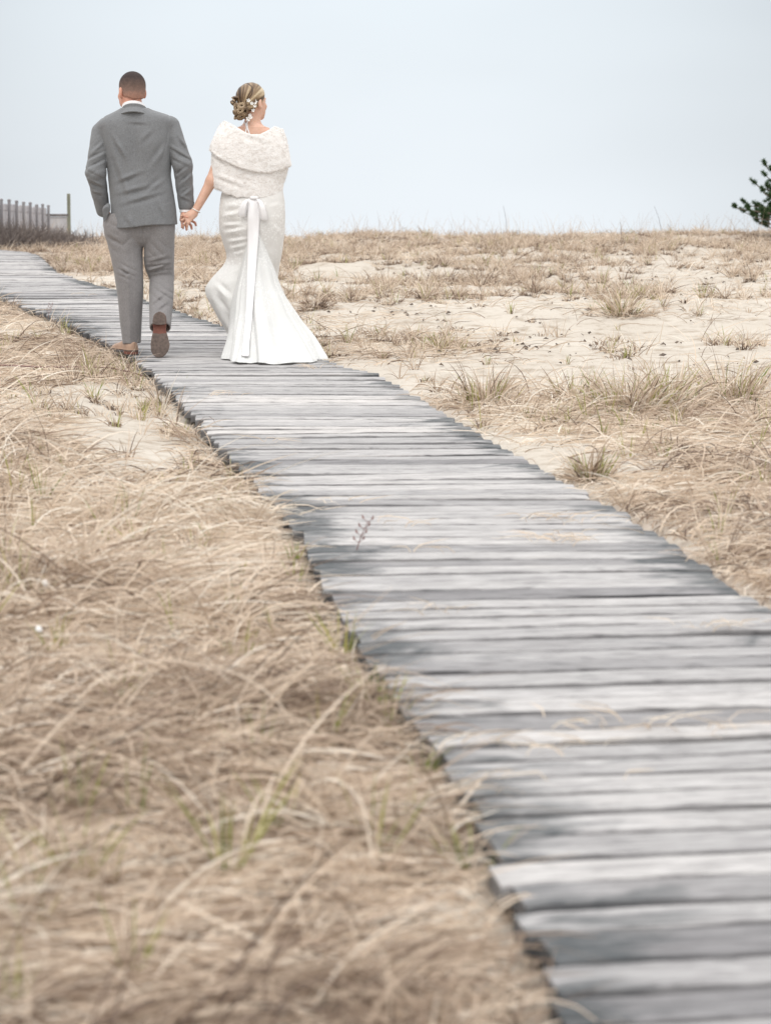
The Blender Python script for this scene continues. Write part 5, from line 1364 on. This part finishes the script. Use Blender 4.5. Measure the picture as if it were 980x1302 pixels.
# low railing with its tall thin post
D2 = 43.5; xp = (91-490)/F*D2
rl = empty('railing', (xp, D2, gz1(xp, D2))); gz_ = gz1(xp, D2)
tag(rl, 'low pale panel and rail ending at a tall thin post, right of the fence', 'railing')
def h_at(py): return ZC-(py-300)/F*D2-gz_
boxes_mesh('post', [((0, 0, h_at(247)/2-0.2), (0.028, 0.028, h_at(247)/2+0.2))], fence_mat('lichened_post', (0.16, 0.17, 0.13), (0.30, 0.30, 0.24)), rl, 0.006)
wd_ = 30/F*D2
boxes_mesh('rail', [((-wd_/2, 0, h_at(274)), (wd_/2, 0.03, 0.022))], M_POST, rl, 0.004)
boxes_mesh('panel', [((-wd_/2, 0.01, (h_at(276)-0.3)/2), (wd_/2, 0.012, (h_at(276)+0.3)/2))], fence_mat('pale_panel', (0.46, 0.46, 0.48), (0.56, 0.56, 0.57)), rl)
# bare brush along the fence
def shrub(px, D, w, h, label, n=420, seed=0):
    r_ = np.random.default_rng(seed+50); x0 = (px-490)/F*D; z0 = gz1(x0, D); B = Blades()
    nn_ = n; x = x0+r_.normal(0, w*0.42, nn_); y = D+r_.normal(0, 0.3, nn_)
    zz_ = np.array([gz1(a, b_) for a, b_ in zip(x, y)])
    B.add(x, y, r_.uniform(0, 6.28, nn_), r_.uniform(0.7, 1.5, nn_), r_.uniform(-.3, 1.0, nn_), h*r_.uniform(0.5, 1.15, nn_), np.full(nn_, 0.010), r_.uniform(0.0, 0.4, nn_), zb=zz_)
    B.add(x+r_.normal(0, .1, nn_), y, r_.uniform(0, 6.28, nn_), r_.uniform(0.2, 1.3, nn_), r_.uniform(-.6, 1.2, nn_), h*r_.uniform(0.3, 0.6, nn_), np.full(nn_, 0.006), r_.uniform(0.0, 0.6, nn_), zb=zz_+h*r_.uniform(0.1, 0.6, nn_))
    e_ = empty('bare_shrub', (x0, D, z0)); tag(e_, label, 'shrub', 'bare grey shrubs along the fence')
    for q in B.v: q -= np.array([x0, D, z0])
    B.build('twigs', M_TWIG, e_)
M_TWIG = grass_mat('twigs', [(0, (0.12, 0.10, 0.095)), (0.5, (0.23, 0.195, 0.175)), (1, (0.34, 0.29, 0.25))])
shrub(4, 34.4, 0.55, 0.48, 'bare shrub at the left picture edge below the fence', seed=1)
shrub(33, 34.0, 0.50, 0.42, 'bare shrub below the middle of the fence', seed=2)
shrub(62, 35.0, 0.45, 0.36, 'bare shrub under the last fence post', seed=3)
shrub(92, 36.0, 0.45, 0.27, 'low bare shrub under the tall thin post', seed=4, n=300)
# small pitch pine at the right edge of the dune
DP = 37.0; xt = (1075-490)/F*DP; zt0 = gz1(xt, DP)
pine = empty('pine_tree', (xt, DP, zt0)); tag(pine, 'dark green pine leaning low branches into the right picture edge', 'tree')
M_NEEDLE = grass_mat('pine_needles', [(0, (0.03, 0.065, 0.03)), (0.6, (0.075, 0.125, 0.05)), (1, (0.14, 0.18, 0.07))])
M_PBARK = simple('pine_bark', (0.09, 0.07, 0.055), (0.18, 0.14, 0.11), 25)
prn = np.random.default_rng(21)
def PX(px, py, dy=0.0): return np.array([(px-490)/F*(DP+dy)-xt, dy, ZC-(py-300)/F*(DP+dy)-zt0])
trunk = [np.array([0, 0, -0.2]), np.array([0.02, 0.02, 0.6]), np.array([-0.05, 0.05, 1.3]), np.array([0.03, 0.02, 2.1]), np.array([0.0, 0, 2.8])]
limbs = []  # (points, r0)
for tip, mid in (((934,266,-.3),(1000,276,-.1)),((945,272,.1),(1000,282,.0)),((962,284,-.1),(1010,288,-.1)),((970,268,.2),(1020,278,.1)),((978,256,-.1),(1020,268,0)),((948,262,.2),(1010,270,.1)),((957,278,-.5),(1020,284,-.2)),((959,238,.1),(1005,256,.05)),((968,248,-.3),(1010,262,-.1)),((971,216,.0),(1010,240,.0)),((972,228,.4),(1015,246,.2)),((985,200,-.2),(1025,228,0)),((966,272,.5),(1020,280,.3)),((1000,185,.2),(1040,215,.1)),((975,290,.1),(1030,290,.1))):
    z_a = PX(*mid)[2]*0.75
    limbs.append([np.array([0, 0, max(z_a, 0.15)]), PX(*mid), PX(*tip)])
for k_ in range(26):   # the rest of the crown, beyond the frame
    a = prn.uniform(-1.9, 1.9); zz = prn.uniform(0.3, 2.6); rl_ = (1.5-0.42*zz)*prn.uniform(.7, 1.1)+.3
    limbs.append([np.array([0, 0, zz]), np.array([math.cos(a)*rl_*.5, math.sin(a)*rl_*.5, zz+.05]), np.array([math.cos(a)*rl_, math.sin(a)*rl_, zz+prn.uniform(.05, .4)])])
def tube(paths, name, m, parent):
    v, q = [], []
    for pts, r0, r1 in paths:
        n = len(pts); b0 = len(v)
        for i, c_ in enumerate(pts):
            d_ = Vector(pts[min(i+1, n-1)]-pts[max(i-1, 0)]).normalized(); a = d_.orthogonal().normalized(); b_ = d_.cross(a); r_ = r0+(r1-r0)*i/(n-1)
            for j in range(6):
                th = j*math.pi/3; v.append(c_+r_*(math.cos(th)*np.array(a)+math.sin(th)*np.array(b_)))
        for i in range(n-1):
            for j in range(6): q.append([b0+i*6+j, b0+i*6+(j+1) % 6, b0+i*6+6+(j+1) % 6, b0+i*6+6+j])
    return link(name, mesh_np(name, np.array(v), q), m, parent)
tube([(trunk, .09, .02)], 'trunk', M_PBARK, pine)
tw, nd = [], []
for L_ in limbs:
    c_ = [L_[0]*(1-t_)**2+2*L_[1]*t_*(1-t_)+L_[2]*t_**2 for t_ in np.linspace(0, 1, 9)]
    tw.append((c_, .03, .006))
    for i in range(3, 9):
        d_ = c_[i]-c_[i-1]; d_ /= np.linalg.norm(d_)
        nsub = 4 if i < 8 else 2
        for s_ in range(nsub):
            dv = d_*0.6+prn.normal(0, .45, 3)*(0.25 if i == 8 else 1)+np.array([0, 0, .45]); dv /= np.linalg.norm(dv); ln = prn.uniform(.07, .16)
            e1 = c_[i]+dv*ln; tw.append(([c_[i], (c_[i]+e1)/2+np.array([0,0,.006]), e1], .007, .004)); nd.append((c_[i]+dv*ln*0.35, e1, dv))
tube(tw, 'branches', M_PBARK, pine)
Bn_v, Bn_t = [], []
for a, b_, dv in nd:
    n = 170; t_ = prn.random(n)[:, None]; base = a*(1-t_)+b_*t_
    dd = dv*prn.uniform(0.5, 1.0, (n, 1))+prn.normal(0, .55, (n, 3)); dd /= np.linalg.norm(dd, axis=1)[:, None]
    w_ = np.cross(dd, prn.normal(0, 1, (n, 3))); w_ /= np.linalg.norm(w_, axis=1)[:, None]; ln = prn.uniform(.04, .075, (n, 1))
    Bn_v.append(np.stack([base-w_*.0035, base+w_*.0035, base+dd*ln], 1).reshape(-1, 3)); Bn_t.append(np.repeat(np.clip(prn.normal(.4, .25, n), 0, 1), 3))
v = np.concatenate(Bn_v); link('needles', mesh_np('needles', v, tris=np.arange(len(v)).reshape(-1, 3), attrs={'tint': np.concatenate(Bn_t)}), M_NEEDLE, pine)

# shells in the grass on the left
M_SHELL = simple('bleached_shell', (0.70, 0.68, 0.66), (0.82, 0.81, 0.79), 60, rough=0.5)
for px, py, s, lab in ((53,791,.009,'small white shell in the left grass, upper one of the two near the left edge'),(44,850,.009,'small white shell in the left grass, lower one of the two near the left edge'),(311,777,.009,'white shell caught in the grass near the boardwalk edge')):
    bx_, by_ = slope_pt(px, py); z_ = gz1(bx_, by_)+0.092
    nu, nv = 22, 10; vs_ = []
    for i in range(nv+1):
        r_ = i/nv
        for j in range(nu):
            th = 2*math.pi*j/nu; rr = s*r_*(1+0.06*math.cos(th*11)*r_); vs_.append((rr*math.cos(th)*1.1, rr*math.sin(th)*0.9-(1-r_)*0.2*s, s*0.55*(1-r_**2)+0.001))
    q = [[i*nu+j, i*nu+(j+1) % nu, (i+1)*nu+(j+1) % nu, (i+1)*nu+j] for i in range(nv) for j in range(nu)]
    o = link('shell', mesh_np('shell', np.array(vs_), q), M_SHELL); o.location = (bx_, by_, z_); o.rotation_euler = (R(70), R(10), R(px)); md = o.modifiers.new('solid', 'SOLIDIFY'); md.thickness = .0015
    tag(o, lab, 'shell', 'white shells in the grass')
# reddish weeds by the boards
M_WEED = simple('reddish_weed', (0.16, 0.09, 0.085), (0.28, 0.17, 0.15), 60)
def weed(px, py, h, lab, lean=0.2):
    bx_, by_ = slope_pt(px, py); z_ = SL*(by_-Y0)-0.02; r_ = np.random.default_rng(int(px)); paths = []
    st_ = [np.array([lean*h*t_**1.5, 0, h*t_]) for t_ in np.linspace(0, 1, 6)]; paths.append((st_, .0022, .0012))
    for i in (2, 3, 4, 5):
        for s_ in (-1, 1):
            e1 = st_[i]+np.array([s_*h*.13, r_.normal(0, .01), h*.10]); paths.append(([st_[i], e1], .0012, .001)); paths.append(([e1, e1+np.array([s_*.004, 0, .012])], .0045, .001))
    e_ = empty('weed', (bx_, by_, z_)); tag(e_, lab, 'weed', 'reddish weeds by the boardwalk'); tube(paths, 'stalk', M_WEED, e_)
weed(63, 400, .10, 'reddish seedling on the near edge of the boardwalk, far left')
weed(452, 700, .11, 'dry reddish seed stalk leaning over the boards at its left edge', 0.35)
# long runner of dry root lying on the left sand
pts = []
for px, py in ((-20,472),(20,476),(60,477),(100,474),(140,470),(165,473),(185,471)):
    bx_, by_ = slope_pt(px, py); pts.append(np.array([bx_, by_, gz1(bx_, by_)+0.045]))
o = tube([(pts, .006, .004)], 'dry_runner', M_WEED, None); tag(o, 'long thin dark runner lying across the left sand', 'root')
# lone stalks standing against the sky
for px, py, tp, lab in ((838,302,263,'tall thin grass stalk on the crest, the taller one against the sky'),(848,303,286,'short dark stalk on the crest beside the taller stalk'),(643,300,262,'thin seed stalk on the crest above the middle of the sand')):
    D = 39.0; bx_ = (px-490)/F*D; z_ = gz1(bx_, D); zt_ = ZC-(tp-300)/F*D
    c_ = [np.array([-(0.12 if px > 800 else .06)*t_**2+ (0.1 if px == 848 else 0)*t_, 0, (zt_-z_)*t_]) for t_ in np.linspace(0, 1, 8)]
    o = tube([(c_, .0035, .0018)], 'grass_stalk', M_TWIG, None); o.location = (bx_, D, z_); tag(o, lab, 'grass stalk')
